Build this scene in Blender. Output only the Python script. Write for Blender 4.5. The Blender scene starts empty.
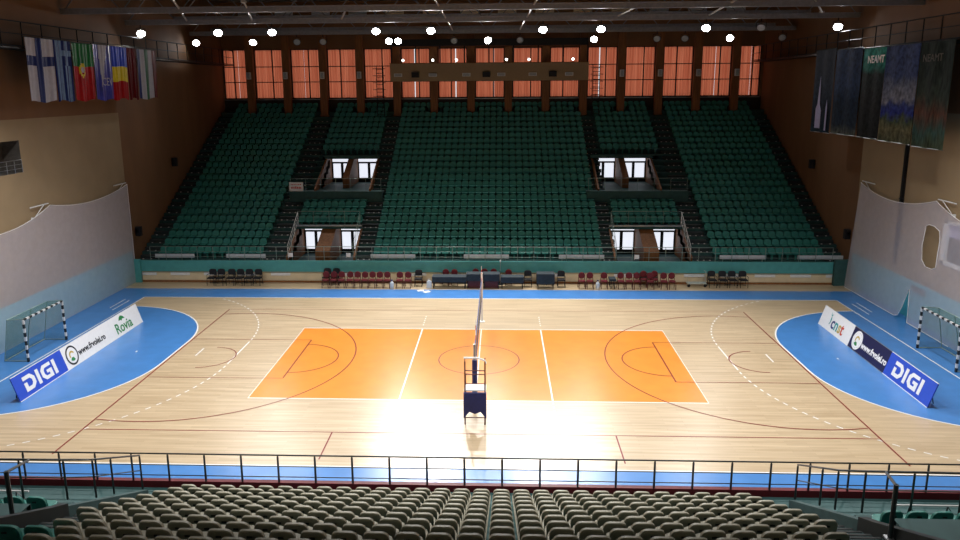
import bpy, bmesh, math, random
from mathutils import Vector, Matrix
random.seed(7)
SC = bpy.context.scene
COL = SC.collection
PI = math.pi

# ------------------------------------------------------------------ materials
def new_mat(name):
    m = bpy.data.materials.new(name); m.use_nodes = True
    nt = m.node_tree
    return m, nt, nt.nodes['Principled BSDF']

def mat(name, col, rough=.55, metal=0., var=.12, scale=6., stretch=(1, 1, 1), spec=.4, bump=0., emit=0.):
    """procedural surface: base colour broken up by a soft noise, optional bump"""
    m, nt, b = new_mat(name)
    tc = nt.nodes.new('ShaderNodeTexCoord'); mp = nt.nodes.new('ShaderNodeMapping')
    mp.inputs['Scale'].default_value = stretch
    n = nt.nodes.new('ShaderNodeTexNoise'); n.inputs['Scale'].default_value = scale; n.inputs['Detail'].default_value = 3
    r = nt.nodes.new('ShaderNodeValToRGB')
    lo = [max(0, c * (1 - var)) for c in col]; hi = [min(1, c * (1 + var)) for c in col]
    r.color_ramp.elements[0].position = .3; r.color_ramp.elements[0].color = (*lo, 1)
    r.color_ramp.elements[1].position = .7; r.color_ramp.elements[1].color = (*hi, 1)
    L = nt.links.new
    L(tc.outputs['Object'], mp.inputs['Vector']); L(mp.outputs[0], n.inputs['Vector'])
    L(n.outputs[0], r.inputs[0]); L(r.outputs[0], b.inputs['Base Color'])
    b.inputs['Roughness'].default_value = rough; b.inputs['Metallic'].default_value = metal
    b.inputs['Specular IOR Level'].default_value = spec
    if bump:
        bp = nt.nodes.new('ShaderNodeBump'); bp.inputs['Strength'].default_value = bump; bp.inputs['Distance'].default_value = .02
        L(n.outputs[0], bp.inputs['Height']); L(bp.outputs[0], b.inputs['Normal'])
    if emit:
        b.inputs['Emission Color'].default_value = (*col, 1); b.inputs['Emission Strength'].default_value = emit
    return m

def wood_floor():
    m, nt, b = new_mat('court_wood'); L = nt.links.new
    tc = nt.nodes.new('ShaderNodeTexCoord')
    def noise(sc, scale, det=2):
        mp = nt.nodes.new('ShaderNodeMapping'); mp.inputs['Scale'].default_value = sc
        n = nt.nodes.new('ShaderNodeTexNoise'); n.inputs['Scale'].default_value = scale; n.inputs['Detail'].default_value = det
        L(tc.outputs['Object'], mp.inputs['Vector']); L(mp.outputs[0], n.inputs['Vector']); return n.outputs[0]
    br = nt.nodes.new('ShaderNodeTexBrick'); br.offset = .37; br.squash = 1
    br.inputs['Color1'].default_value = (.56, .435, .27, 1); br.inputs['Color2'].default_value = (.43, .32, .19, 1)
    br.inputs['Mortar'].default_value = (.30, .21, .12, 1); br.inputs['Scale'].default_value = 1.
    br.inputs['Mortar Size'].default_value = .004; br.inputs['Brick Width'].default_value = 1.9; br.inputs['Row Height'].default_value = .13
    L(tc.outputs['Object'], br.inputs['Vector'])
    n1 = noise((.22, 4.2, 1), 1.6, 4); n2 = noise((.08, .1, 1), 1.5)
    r = nt.nodes.new('ShaderNodeValToRGB')
    r.color_ramp.elements[0].position = .3; r.color_ramp.elements[0].color = (.36, .26, .15, 1)
    r.color_ramp.elements[1].position = .68; r.color_ramp.elements[1].color = (.63, .50, .335, 1)
    L(n1, r.inputs[0])
    mx = nt.nodes.new('ShaderNodeMix'); mx.data_type = 'RGBA'; mx.inputs[0].default_value = .5
    L(br.outputs[0], mx.inputs[6]); L(r.outputs[0], mx.inputs[7]); L(mx.outputs[2], b.inputs['Base Color'])
    mr = nt.nodes.new('ShaderNodeMapRange'); mr.inputs[3].default_value = .25; mr.inputs[4].default_value = .36
    L(n2, mr.inputs[0]); L(mr.outputs[0], b.inputs['Roughness'])
    b.inputs['Specular IOR Level'].default_value = 1.
    return m

def net_mat(name, col, cover):
    m, nt, b = new_mat(name); L = nt.links.new
    nt.nodes.remove(b)
    d = nt.nodes.new('ShaderNodeBsdfDiffuse'); t = nt.nodes.new('ShaderNodeBsdfTransparent'); mx = nt.nodes.new('ShaderNodeMixShader')
    tc = nt.nodes.new('ShaderNodeTexCoord'); n = nt.nodes.new('ShaderNodeTexNoise'); n.inputs['Scale'].default_value = 3.
    mr = nt.nodes.new('ShaderNodeMapRange'); mr.inputs[1].default_value = .3; mr.inputs[2].default_value = .7
    mr.inputs[3].default_value = cover - .015; mr.inputs[4].default_value = cover + .015
    d.inputs[0].default_value = (*col, 1)
    L(tc.outputs['Object'], n.inputs['Vector']); L(n.outputs[0], mr.inputs[0]); L(mr.outputs[0], mx.inputs[0])
    L(t.outputs[0], mx.inputs[1]); L(d.outputs[0], mx.inputs[2]); L(mx.outputs[0], nt.nodes['Material Output'].inputs[0])
    return m

def curtain_mat():
    m, nt, b = new_mat('orange_curtain'); L = nt.links.new; nt.nodes.remove(b)
    tc = nt.nodes.new('ShaderNodeTexCoord'); mp = nt.nodes.new('ShaderNodeMapping'); mp.inputs['Scale'].default_value = (5, 1, .12)
    n = nt.nodes.new('ShaderNodeTexNoise'); n.inputs['Scale'].default_value = 1.6; n.inputs['Detail'].default_value = 2
    r = nt.nodes.new('ShaderNodeValToRGB')
    r.color_ramp.elements[0].position = .32; r.color_ramp.elements[0].color = (.55, .125, .06, 1)
    r.color_ramp.elements[1].position = .7; r.color_ramp.elements[1].color = (.80, .24, .125, 1)
    t = nt.nodes.new('ShaderNodeBsdfTranslucent'); d = nt.nodes.new('ShaderNodeBsdfDiffuse'); mx = nt.nodes.new('ShaderNodeMixShader')
    mx.inputs[0].default_value = .3
    L(tc.outputs['Object'], mp.inputs['Vector']); L(mp.outputs[0], n.inputs['Vector']); L(n.outputs[0], r.inputs[0])
    L(r.outputs[0], t.inputs[0]); L(r.outputs[0], d.inputs[0]); L(t.outputs[0], mx.inputs[1]); L(d.outputs[0], mx.inputs[2])
    L(mx.outputs[0], nt.nodes['Material Output'].inputs[0])
    return m

def glow(name, col, s):
    m, nt, b = new_mat(name)
    b.inputs['Base Color'].default_value = (*col, 1); b.inputs['Emission Color'].default_value = (*col, 1)
    b.inputs['Emission Strength'].default_value = s
    return m

def ramp_mat(name, stops, z0, z1, dist=.25, scale=.8, stretch=(1, 1, 1), rough=.5, fine=.5):
    """printed banner: colours banded over the height of the cloth and broken up by noise"""
    m, nt, b = new_mat(name); L = nt.links.new
    tc = nt.nodes.new('ShaderNodeTexCoord'); sp = nt.nodes.new('ShaderNodeSeparateXYZ')
    n = nt.nodes.new('ShaderNodeTexNoise'); n.inputs['Scale'].default_value = scale; n.inputs['Detail'].default_value = 6
    mp = nt.nodes.new('ShaderNodeMapping'); mp.inputs['Scale'].default_value = stretch
    mr = nt.nodes.new('ShaderNodeMapRange'); mr.inputs[1].default_value = z0; mr.inputs[2].default_value = z1
    ma = nt.nodes.new('ShaderNodeMath'); ma.operation = 'MULTIPLY_ADD'; ma.inputs[1].default_value = dist
    r = nt.nodes.new('ShaderNodeValToRGB'); el = r.color_ramp.elements
    while len(el) > 1: el.remove(el[-1])
    el[0].position = stops[0][0]; el[0].color = (*stops[0][1], 1)
    for p, c in stops[1:]:
        e = el.new(p); e.color = (*c, 1)
    L(tc.outputs['Object'], mp.inputs['Vector']); L(mp.outputs[0], n.inputs['Vector'])
    L(tc.outputs['Object'], sp.inputs[0]); L(sp.outputs['Z'], mr.inputs[0])
    L(n.outputs[0], ma.inputs[0]); L(mr.outputs[0], ma.inputs[2]); L(ma.outputs[0], r.inputs[0])
    n2 = nt.nodes.new('ShaderNodeTexNoise'); n2.inputs['Scale'].default_value = 4.; n2.inputs['Detail'].default_value = 5
    L(mp.outputs[0], n2.inputs['Vector'])
    mm = nt.nodes.new('ShaderNodeMapRange'); mm.inputs[1].default_value = .3; mm.inputs[2].default_value = .7
    mm.inputs[3].default_value = 1 - fine; mm.inputs[4].default_value = 1 + fine
    mu = nt.nodes.new('ShaderNodeVectorMath'); mu.operation = 'SCALE'
    L(n2.outputs[0], mm.inputs[0]); L(mm.outputs[0], mu.inputs['Scale']); L(r.outputs[0], mu.inputs[0])
    L(mu.outputs[0], b.inputs['Base Color']); b.inputs['Roughness'].default_value = .75; b.inputs['Specular IOR Level'].default_value = .12
    return m

def deck_mat():
    """corrugated roof sheet: ribs as a wave bump"""
    m, nt, b = new_mat('roof_sheet'); L = nt.links.new
    tc = nt.nodes.new('ShaderNodeTexCoord'); w = nt.nodes.new('ShaderNodeTexWave'); w.inputs['Scale'].default_value = 1.2; w.bands_direction = 'X'
    bp = nt.nodes.new('ShaderNodeBump'); bp.inputs['Strength'].default_value = .8; bp.inputs['Distance'].default_value = .05
    n = nt.nodes.new('ShaderNodeTexNoise'); n.inputs['Scale'].default_value = .6
    r = nt.nodes.new('ShaderNodeValToRGB'); r.color_ramp.elements[0].color = (.11, .10, .09, 1); r.color_ramp.elements[1].color = (.20, .18, .165, 1)
    L(tc.outputs['Object'], w.inputs['Vector']); L(w.outputs['Fac'], bp.inputs['Height']); L(bp.outputs[0], b.inputs['Normal'])
    L(tc.outputs['Object'], n.inputs['Vector']); L(n.outputs[0], r.inputs[0]); L(r.outputs[0], b.inputs['Base Color'])
    b.inputs['Roughness'].default_value = .6
    return m

M = {
 'wood': wood_floor(),
 'orange': mat('court_orange', (.70, .245, .028), .28, var=.06, scale=1.2, spec=.5),
 'blue': mat('court_blue', (.055, .20, .50), .28, var=.07, scale=1.5, spec=.5),
 'white_line': mat('white_line', (.80, .80, .78), .35, var=.03),
 'red_line': mat('red_line', (.20, .012, .012), .35, var=.08),
 'tan': mat('tan_wall', (.32, .232, .130), .8, var=.06, scale=.8),
 'brown': mat('brown_wall', (.20, .098, .042), .75, var=.10, scale=.7, stretch=(1, 1, .3)),
 'dado': mat('dark_dado', (.030, .016, .010), .7, var=.2),
 'wood_panel': mat('brown_panel', (.22, .085, .024), .6, var=.25, scale=3, stretch=(3, 3, .4)),
 'teal_pad': mat('teal_wall_pad', (.08, .46, .55), .6, var=.08, scale=2),
 'teal': mat('teal_fascia', (.075, .31, .30), .5, var=.07, scale=3),
 'terrace': mat('terrace_concrete', (.030, .085, .080), .75, var=.15, scale=3),
 'walk': mat('walkway_paint', (.035, .095, .095), .6, var=.12, scale=2),
 'step': mat('aisle_step', (.035, .075, .075), .7, var=.15, scale=4),
 'dark_step': mat('far_aisle_step', (.03, .04, .042), .8, var=.15, scale=4),
 'stringer': mat('stair_stringer', (.006, .010, .010), .6, var=.2),
 'cream': mat('cream_wall', (.70, .58, .38), .7, var=.06, scale=2),
 'white': mat('white_paint', (.74, .74, .73), .5, var=.04),
 'grey_board': mat('grey_board', (.52, .54, .56), .5, var=.08, scale=8),
 'green': mat('green_seat', (.036, .245, .205), .42, var=.12, scale=5, spec=.45),
 'beige': mat('beige_seat', (.33, .31, .235), .45, var=.08, scale=9, spec=.4),
 'plate': mat('seat_number_plate', (.03, .03, .03), .4),
 'steel': mat('brushed_steel', (.34, .35, .36), .35, .8, var=.08),
 'rail_paint': mat('dark_rail', (.075, .078, .078), .4, .55, var=.1),
 'green_rail': mat('grey_green_rail', (.26, .33, .29), .4, .35, var=.08),
 'black_metal': mat('black_metal', (.014, .014, .015), .45, .3, var=.15),
 'truss': mat('truss_steel', (.21, .21, .22), .55, .2, var=.12),
 'truss_light': mat('brace_steel', (.40, .37, .33), .5, .2, var=.12),
 'deck': deck_mat(),
 'vent': mat('vent_panel', (.80, .62, .38), .6, var=.1, scale=10, stretch=(6, 1, 1)),
 'vent_grey': mat('vent_panel_grey', (.5, .48, .48), .6, var=.1, scale=10, stretch=(6, 1, 1)),
 'maroon': mat('maroon_paint', (.15, .006, .012), .5, var=.12),
 'gallery': mat('gallery_front', (.36, .25, .135), .6, var=.05),
 'lens_on': glow('floodlight_lens', (1, 1, 1), 40),
 'lens_off': mat('unlit_lens', (.42, .45, .46), .12, var=.2, scale=20),
 'housing': mat('floodlight_housing', (.10, .10, .105), .4, .6, var=.1),
 'pane': glow('daylit_pane', (.86, .90, 1.0), .95),
 'globe': glow('desk_lamp_globe', (1, .97, .9), 6),
 'net': net_mat('white_protective_net', (.80, .76, .84), .38),
 'mesh': net_mat('court_net_mesh', (.05, .05, .07), .7),
 'goal_net': net_mat('goal_net_mesh', (.05, .16, .13), .30),
 'rope': mat('white_rope', (.72, .70, .70), .7, var=.04),
 'curtain': curtain_mat(),
 'navy': mat('navy_cover', (.012, .016, .10), .55, var=.15),
 'digi': mat('board_blue', (.022, .075, .52), .35, var=.04),
 'board_white': mat('board_white', (.78, .78, .78), .35, var=.03),
 'board_navy': mat('board_navy', (.010, .010, .060), .35, var=.08),
 'print_white': mat('print_white', (.80, .80, .80), .4, var=.02),
 'print_black': mat('print_black', (.02, .02, .025), .4),
 'print_green': mat('print_green', (.02, .22, .06), .4),
 'print_teal': mat('print_teal', (.02, .30, .30), .4),
 'print_red': mat('print_red', (.55, .06, .03), .4),
 'print_gold': mat('print_gold', (.50, .36, .08), .4),
 'print_navy': mat('print_navy', (.02, .03, .16), .4),
 'f_white': mat('flag_white', (.42, .42, .48), .7, var=.06, spec=.08), 'f_blue': mat('flag_navy', (.012, .022, .12), .5, spec=.08),
 'f_sky': mat('flag_pale_blue', (.15, .24, .40), .6, spec=.08), 'f_green': mat('flag_green', (.01, .14, .03), .45, spec=.08),
 'f_red': mat('flag_red', (.33, .008, .010), .45, spec=.08), 'f_dred': mat('flag_dark_red', (.10, .004, .006), .5, spec=.08),
 'f_cev': mat('flag_royal_blue', (.03, .035, .30), .35, var=.3, scale=3), 'f_royal': mat('flag_bright_blue', (.015, .05, .50), .45, spec=.08),
 'f_yellow': mat('flag_yellow', (.62, .50, .02), .45, spec=.08), 'f_dgreen': mat('flag_dark_green', (.01, .09, .035), .5, spec=.08),
 'red_cloth': mat('burgundy_upholstery', (.135, .010, .014), .6, var=.15), 'red_frame': mat('burgundy_frame', (.075, .012, .010), .4),
 'black_cloth': mat('black_upholstery', (.012, .012, .014), .6, var=.2),
 'cloth_dark': mat('charcoal_tablecloth', (.018, .028, .036), .7, var=.2, scale=5),
 'black_stripe': mat('goal_black', (.012, .012, .012), .45), 'white_stripe': mat('goal_white', (.68, .68, .68), .45),
 'bottle': mat('white_plastic', (.7, .74, .76), .3, var=.04),
 'cart': mat('pale_cart', (.42, .46, .42), .5, var=.1),
 'clear_grey': mat('dark_recess', (.10, .09, .08), .7, var=.2),
 'lilac': mat('lilac_panel', (.42, .40, .62), .6, var=.06),
 'stud': mat('step_stud', (.55, .52, .50), .45, var=.05),
}

# ------------------------------------------------------------------ mesh helpers
class MB:
    def __init__(s): s.v = []; s.f = []; s.m = []
    def add(s, vs, fs, m=0):
        o = len(s.v); s.v += [tuple(p) for p in vs]
        for f in fs: s.f.append(tuple(i + o for i in f)); s.m.append(m)
        return s
    def box(s, x0, x1, y0, y1, z0, z1, m=0):
        return s.add([(x0, y0, z0), (x1, y0, z0), (x1, y1, z0), (x0, y1, z0), (x0, y0, z1), (x1, y0, z1), (x1, y1, z1), (x0, y1, z1)],
              [(0, 3, 2, 1), (4, 5, 6, 7), (0, 1, 5, 4), (1, 2, 6, 5), (2, 3, 7, 6), (3, 0, 4, 7)], m)
    def tube(s, pts, r, n=6, m=0, closed=False):
        P = [Vector(p) for p in pts]; k = len(P); rings = []
        for i, p in enumerate(P):
            if closed: t = (P[(i + 1) % k] - P[i - 1])
            else: t = (P[min(i + 1, k - 1)] - P[max(i - 1, 0)])
            t.normalize()
            a = t.cross(Vector((0, 0, 1)) if abs(t.z) < .95 else Vector((0, 1, 0))).normalized(); b = t.cross(a)
            rings.append([p + (a * math.cos(2 * PI * j / n) + b * math.sin(2 * PI * j / n)) * (r[i] if isinstance(r, (list, tuple)) else r) for j in range(n)])
        vs = [q for g in rings for q in g]; fs = []
        for i in range(k if closed else k - 1):
            i2 = (i + 1) % k
            for j in range(n): fs.append((i * n + j, i * n + (j + 1) % n, i2 * n + (j + 1) % n, i2 * n + j))
        if not closed: fs += [tuple(range(n))[::-1], tuple((k - 1) * n + j for j in range(n))]
        return s.add(vs, fs, m)
    def lathe(s, prof, n=16, c=(0, 0, 0), m=0, axis='z'):
        vs = []; fs = []
        for r, h in prof:
            for j in range(n):
                a = 2 * PI * j / n; p = (r * math.cos(a), r * math.sin(a), h)
                if axis == 'y': p = (p[0], p[2], p[1])
                if axis == 'x': p = (p[2], p[0], p[1])
                vs.append((p[0] + c[0], p[1] + c[1], p[2] + c[2]))
        for i in range(len(prof) - 1):
            for j in range(n): fs.append((i * n + j, i * n + (j + 1) % n, (i + 1) * n + (j + 1) % n, (i + 1) * n + j))
        fs += [tuple(range(n))[::-1], tuple((len(prof) - 1) * n + j for j in range(n))]
        return s.add(vs, fs, m)
    def prism(s, poly, a, b, axis='y', m=0):
        """extrude a 2D outline between a and b along an axis; (u,v) are the two other axes in xyz order"""
        def P(u, v, w): return {'x': (w, u, v), 'y': (u, w, v), 'z': (u, v, w)}[axis]
        n = len(poly); vs = [P(u, v, a) for u, v in poly] + [P(u, v, b) for u, v in poly]
        fs = [tuple(range(n))[::-1], tuple(range(n, 2 * n))] + [(i, (i + 1) % n, n + (i + 1) % n, n + i) for i in range(n)]
        return s.add(vs, fs, m)
    def build(s, name, mats, parent=None, origin=(0, 0, 0), smooth=False, fix=True):
        me = bpy.data.meshes.new(name)
        o = origin if parent is None else (0, 0, 0)
        me.from_pydata([(p[0] - o[0], p[1] - o[1], p[2] - o[2]) for p in s.v], [], s.f)
        for m in (mats if isinstance(mats, (list, tuple)) else [mats]): me.materials.append(m)
        for i, p in enumerate(me.polygons): p.material_index = s.m[i]; p.use_smooth = smooth
        if fix:
            bm = bmesh.new(); bm.from_mesh(me); bmesh.ops.recalc_face_normals(bm, faces=bm.faces); bm.to_mesh(me); bm.free()
        me.update()
        ob = bpy.data.objects.new(name, me); COL.objects.link(ob); ob.location = o
        if parent is not None: ob.parent = parent
        return ob

def tag(o, label, cat, group=None, kind=None):
    o['label'] = label; o['category'] = cat
    if group: o['group'] = group
    if kind: o['kind'] = kind
    return o
def thing(name, label, cat, loc=(0, 0, 0), rot=(0, 0, 0), group=None):
    o = bpy.data.objects.new(name, None); COL.objects.link(o); o.location = loc; o.rotation_euler = rot; o.empty_display_size = .1
    return tag(o, label, cat, group)
def struct(o, label, cat): return tag(o, label, cat, None, 'structure')
def dup(root, loc, rot=None, label=None, group=None):
    def cp(o, par):
        c = o.copy(); COL.objects.link(c)
        if par is not None: c.parent = par
        for ch in kids.get(o.name, ()): cp(ch, c)
        return c
    kids = {}
    def scan(o):
        kids[o.name] = list(o.children)
        for ch in o.children: scan(ch)
    scan(root)
    r = cp(root, None); r.location = loc
    if rot is not None: r.rotation_euler = rot
    if label: r['label'] = label
    if group: r['group'] = group
    return r
def text(s, name, m, parent, loc, size, rot=(PI / 2, 0, 0), ext=.003, off=0., align='CENTER', sx=1.):
    c = bpy.data.curves.new(name, 'FONT'); c.body = s; c.size = size; c.extrude = ext; c.offset = off
    c.align_x = align; c.align_y = 'CENTER'; c.resolution_u = 3; c.materials.append(m)
    o = bpy.data.objects.new(name, c); COL.objects.link(o); o.location = loc; o.rotation_euler = rot; o.scale = (sx, 1, 1)
    bpy.context.view_layer.update(); dg = bpy.context.evaluated_depsgraph_get()
    me = bpy.data.meshes.new_from_object(o.evaluated_get(dg)); r = bpy.data.objects.new(name, me); COL.objects.link(r)
    r.location = loc; r.rotation_euler = rot; r.scale = (sx, 1, 1); r.parent = parent
    bpy.data.objects.remove(o); bpy.data.curves.remove(c)
    return r
ORD = ['zeroth', 'first', 'second', 'third', 'fourth', 'fifth', 'sixth', 'seventh', 'eighth', 'ninth', 'tenth', 'eleventh', 'twelfth', 'thirteenth', 'fourteenth',
       'fifteenth', 'sixteenth', 'seventeenth', 'eighteenth', 'nineteenth', 'twentieth', 'twenty-first', 'twenty-second', 'twenty-third', 'twenty-fourth',
       'twenty-fifth', 'twenty-sixth', 'twenty-seventh', 'twenty-eighth', 'twenty-ninth', 'thirtieth', 'thirty-first']

# ------------------------------------------------------------------ camera
C_LOC = Vector((.9524, -31.879, 11.92)); yaw, pitch, roll = -.0425, .2068, -.0067
fw = Vector((math.sin(yaw) * math.cos(pitch), math.cos(yaw) * math.cos(pitch), -math.sin(pitch)))
rt = Vector((math.cos(yaw), -math.sin(yaw), 0)); up = rt.cross(fw)
rt, up = rt * math.cos(roll) + up * math.sin(roll), up * math.cos(roll) - rt * math.sin(roll)
cd = bpy.data.cameras.new('camera'); cam = bpy.data.objects.new('camera', cd); COL.objects.link(cam)
mw = Matrix.Identity(4)
for i in range(3): mw[i][0] = rt[i]; mw[i][1] = up[i]; mw[i][2] = -fw[i]; mw[i][3] = C_LOC[i]
cam.matrix_world = mw
cd.sensor_width = 36; cd.lens = 747.41 * 36 / 960; cd.shift_x = (480 - 469.29) / 960; cd.shift_y = -25 / 960
cd.clip_start = .1; cd.clip_end = 300
SC.camera = cam

# ------------------------------------------------------------------ floor and court markings
YB = 32.0; BS = 1.016
XW = 22.3                                   # side walls
b = MB(); b.box(-23, 23, -34, 32, -.3, 0)
floor = struct(b.build('floor', M['wood']), 'pale varnished wooden sports hall floor', 'floor')
def flat(b, pts, z, m=0):
    b.add([(x, y, z) for x, y in pts], [tuple(range(len(pts)))], m)
def strip(b, pts, w, z, closed=False):
    n = len(pts); P = [Vector((p[0], p[1])) for p in pts]; vs = []
    for i in range(n):
        t = (P[(i + 1) % n] - P[i - 1]) if closed else (P[min(i + 1, n - 1)] - P[max(i - 1, 0)])
        t.normalize(); q = Vector((-t.y, t.x)) * w / 2
        vs += [(*(P[i] + q), z), (*(P[i] - q), z)]
    fs = [(2 * i, 2 * i + 1, 2 * ((i + 1) % n) + 1, 2 * ((i + 1) % n)) for i in range(n if closed else n - 1)]
    b.add(vs, fs)
def arc(cx, cy, r, a0, a1, n=40): return [(cx + r * math.cos(math.radians(a0 + (a1 - a0) * i / n)), cy + r * math.sin(math.radians(a0 + (a1 - a0) * i / n))) for i in range(n + 1)]
def dshape(s, r, n=24):                     # goal-area outline round goal of side s
    gy = .55 if s < 0 else .35
    pts = arc(20, gy + 1.5, r, 90, 180, n)
    pts += arc(20, gy - 1.5, r, 180, 270, n)
    return [(x * s, y) for x, y in pts]
Z1, Z2, Z3, Z4 = .002, .004, .006, .008
b = MB()
flat(b, [(-22.3, 9.78), (22.3, 9.78), (22.3, 11.72), (-22.3, 11.72)], Z1)
flat(b, [(-22.3, -9.95), (22.3, -9.95), (22.3, -11.9), (-22.3, -11.9)], Z1)
for s in (-1, 1):
    flat(b, [(20 * s, -9.95), (22.3 * s, -9.95), (22.3 * s, 9.78), (20 * s, 9.78)], Z1)
    flat(b, dshape(s, 5.85), Z1)
b.build('blue_paint', M['blue'], floor)
VB = [(-9.0, -4.6), (8.97, -4.65), (9.05, 4.13), (-9.03, 4.2)]
b = MB(); flat(b, VB, Z1); b.build('orange_paint', M['orange'], floor)
b = MB()
strip(b, VB, .07, Z3, True)
for s in (-1, 1):
    strip(b, [(3.0 * s, -4.65), (2.98 * s, 4.18)], .06, Z3)
    for e in (-1, 1):
        for i in range(5): strip(b, [(3 * s, e * (4.75 + i * .35)), (3 * s, e * (4.92 + i * .35))], .05, Z3)
strip(b, [(0, -4.65), (0, 4.18)], .05, Z3)
strip(b, [(-20, 9.78), (20, 9.78)], .07, Z3); strip(b, [(-20, -9.95), (20, -9.95)], .09, Z3)
for s in (-1, 1):
    strip(b, [(20 * s, -9.95), (20 * s, 9.78)], .06, Z3)
    strip(b, dshape(s, 5.85), .07, Z3)
    gy = .55 if s < 0 else .35
    strip(b, [(13 * s, gy - .5), (13 * s, gy + .5)], .06, Z3); strip(b, [(16 * s, gy - .08), (16 * s, gy + .08)], .06, Z3)
    pts = dshape(s, 8.85, 60)
    i = 0
    while i < len(pts) - 1:
        if abs(pts[i][1]) < 9.7: strip(b, pts[i:i + 2], .06, Z3)
        i += 2
    for k, x in enumerate((20.55, 20.9)): strip(b, [(x * s, 7.1 + .4 * k), (x * s, 9.1 + .2 * k)], .05, Z3)
b.build('white_line', M['white_line'], floor)
b = MB()
strip(b, [(-14, 7.4), (14, 7.4)], .035, Z2); strip(b, [(-14, -7.5), (14, -7.5)], .045, Z2)
for s in (-1, 1):
    strip(b, [(14.05 * s, -9.4), (14.05 * s, 7.4)], .055, Z4)
    strip(b, [(5.0 * s, -7.5), (5.0 * s, -9.5)], .05, Z4)
    for e in (-1, 1): strip(b, [(14 * s, 2.45 * e - .1), (8.2 * s, 2.45 * e - .1)], .035, Z4)
    strip(b, [(8.2 * s, -2.55), (8.2 * s, 2.35)], .06, Z4)
    strip(b, [(x * s, y - .1) for x, y in arc(8.2, 0, 1.8, 90, 270)], .05, Z4)
    hx = 12.425; a = math.degrees(math.asin(6.6 / 6.75))
    strip(b, [(14 * s, 6.5)] + [(x * s, y - .1) for x, y in arc(hx, 0, 6.75, a, 360 - a, 70)] + [(14 * s, -6.7)], .05, Z4)
    strip(b, [(x * s, y - .1) for x, y in arc(hx, 0, 1.3, 90, 270)], .05, Z4)
strip(b, arc(0, -.1, 1.8, 0, 360, 60)[:-1], .045, Z4, True)
b.build('red_line', M['red_line'], floor)

# ------------------------------------------------------------------ room shell
def wall_x(b, x, ys, zs, holes, mf):
    for i in range(len(ys) - 1):
        for j in range(len(zs) - 1):
            if (i, j) in holes: continue
            b.add([(x, ys[i], zs[j]), (x, ys[i + 1], zs[j]), (x, ys[i + 1], zs[j + 1]), (x, ys[i], zs[j + 1])], [(0, 1, 2, 3)], mf(ys[i], zs[j]))
ZR = 19.
YN = 13.35
def wmf(y, z): return 0 if z < 1.99 else (1 if z < 10.55 else 2)
# left
b = MB(); ys = [-34, -1.2, 3.55, YN]; zs = [0, 2, 8.06, 9.6, 10.6, ZR]
wall_x(b, -XW, ys, zs, {(1, 2)}, wmf)
b.box(-XW - .7, -XW - .22, YN - .3, 32.4, 0, ZR, 2); b.box(-XW - .3, -XW, YN - .02, YN, 0, ZR, 1)
x0 = -XW - .9
b.add([(-XW, -1.2, 8.06), (-XW, 3.55, 8.06), (x0, 3.55, 8.06), (x0, -1.2, 8.06), (-XW, -1.2, 9.6), (-XW, 3.55, 9.6), (x0, 3.55, 9.6), (x0, -1.2, 9.6)],
      [(0, 1, 2, 3), (4, 5, 6, 7), (1, 2, 6, 5), (0, 3, 7, 4), (2, 3, 7, 6)], 3)
struct(b.build('wall_left', [M['teal_pad'], M['tan'], M['brown'], M['clear_grey']], fix=False), 'tan and brown left side wall with a teal padded base', 'wall')
# right
b = MB(); ys = [-34, -.5, 4.25, YN]; zs = [0, 2, 3.6, 5.45, 10.6, ZR]
wall_x(b, XW, ys, zs, {(1, 2)}, wmf)
b.box(XW + .12, XW + .6, YN - .3, 32.4, 0, ZR, 2); b.box(XW, XW + .2, YN - .02, YN, 0, ZR, 1)
x0 = XW + .9
b.add([(XW, -.5, 3.6), (XW, 4.25, 3.6), (x0, 4.25, 3.6), (x0, -.5, 3.6), (XW, -.5, 5.45), (XW, 4.25, 5.45), (x0, 4.25, 5.45), (x0, -.5, 5.45)],
      [(0, 1, 2, 3), (4, 5, 6, 7), (1, 2, 6, 5), (0, 3, 7, 4), (2, 3, 7, 6)], 3)
struct(b.build('wall_right', [M['teal_pad'], M['tan'], M['brown'], M['clear_grey']], fix=False), 'tan and brown right side wall with a teal padded base', 'wall')
b = MB(); b.box(-23, 23, -34.3, -34, 0, ZR)
struct(b.build('wall_near', M['tan']), 'tan wall behind the near seating', 'wall')
b = MB(); b.box(-23.2, 23.2, -34.3, 32.6, ZR, ZR + .2)
struct(b.build('ceiling', M['deck']), 'dark corrugated metal roof deck above the trusses', 'ceiling')

# back wall with window bays
PX = [-19.78 + 3.05 * i for i in range(14)]
EDG = [-22.15] + PX + [21.95]
BAYS = []
for i in range(15):
    a = EDG[i] + (.32 if i else .05); c = EDG[i + 1] - (.32 if i < 14 else .05); BAYS.append((a * BS, c * BS))
WZ0, WZ1 = 11.14, 15.2

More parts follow.
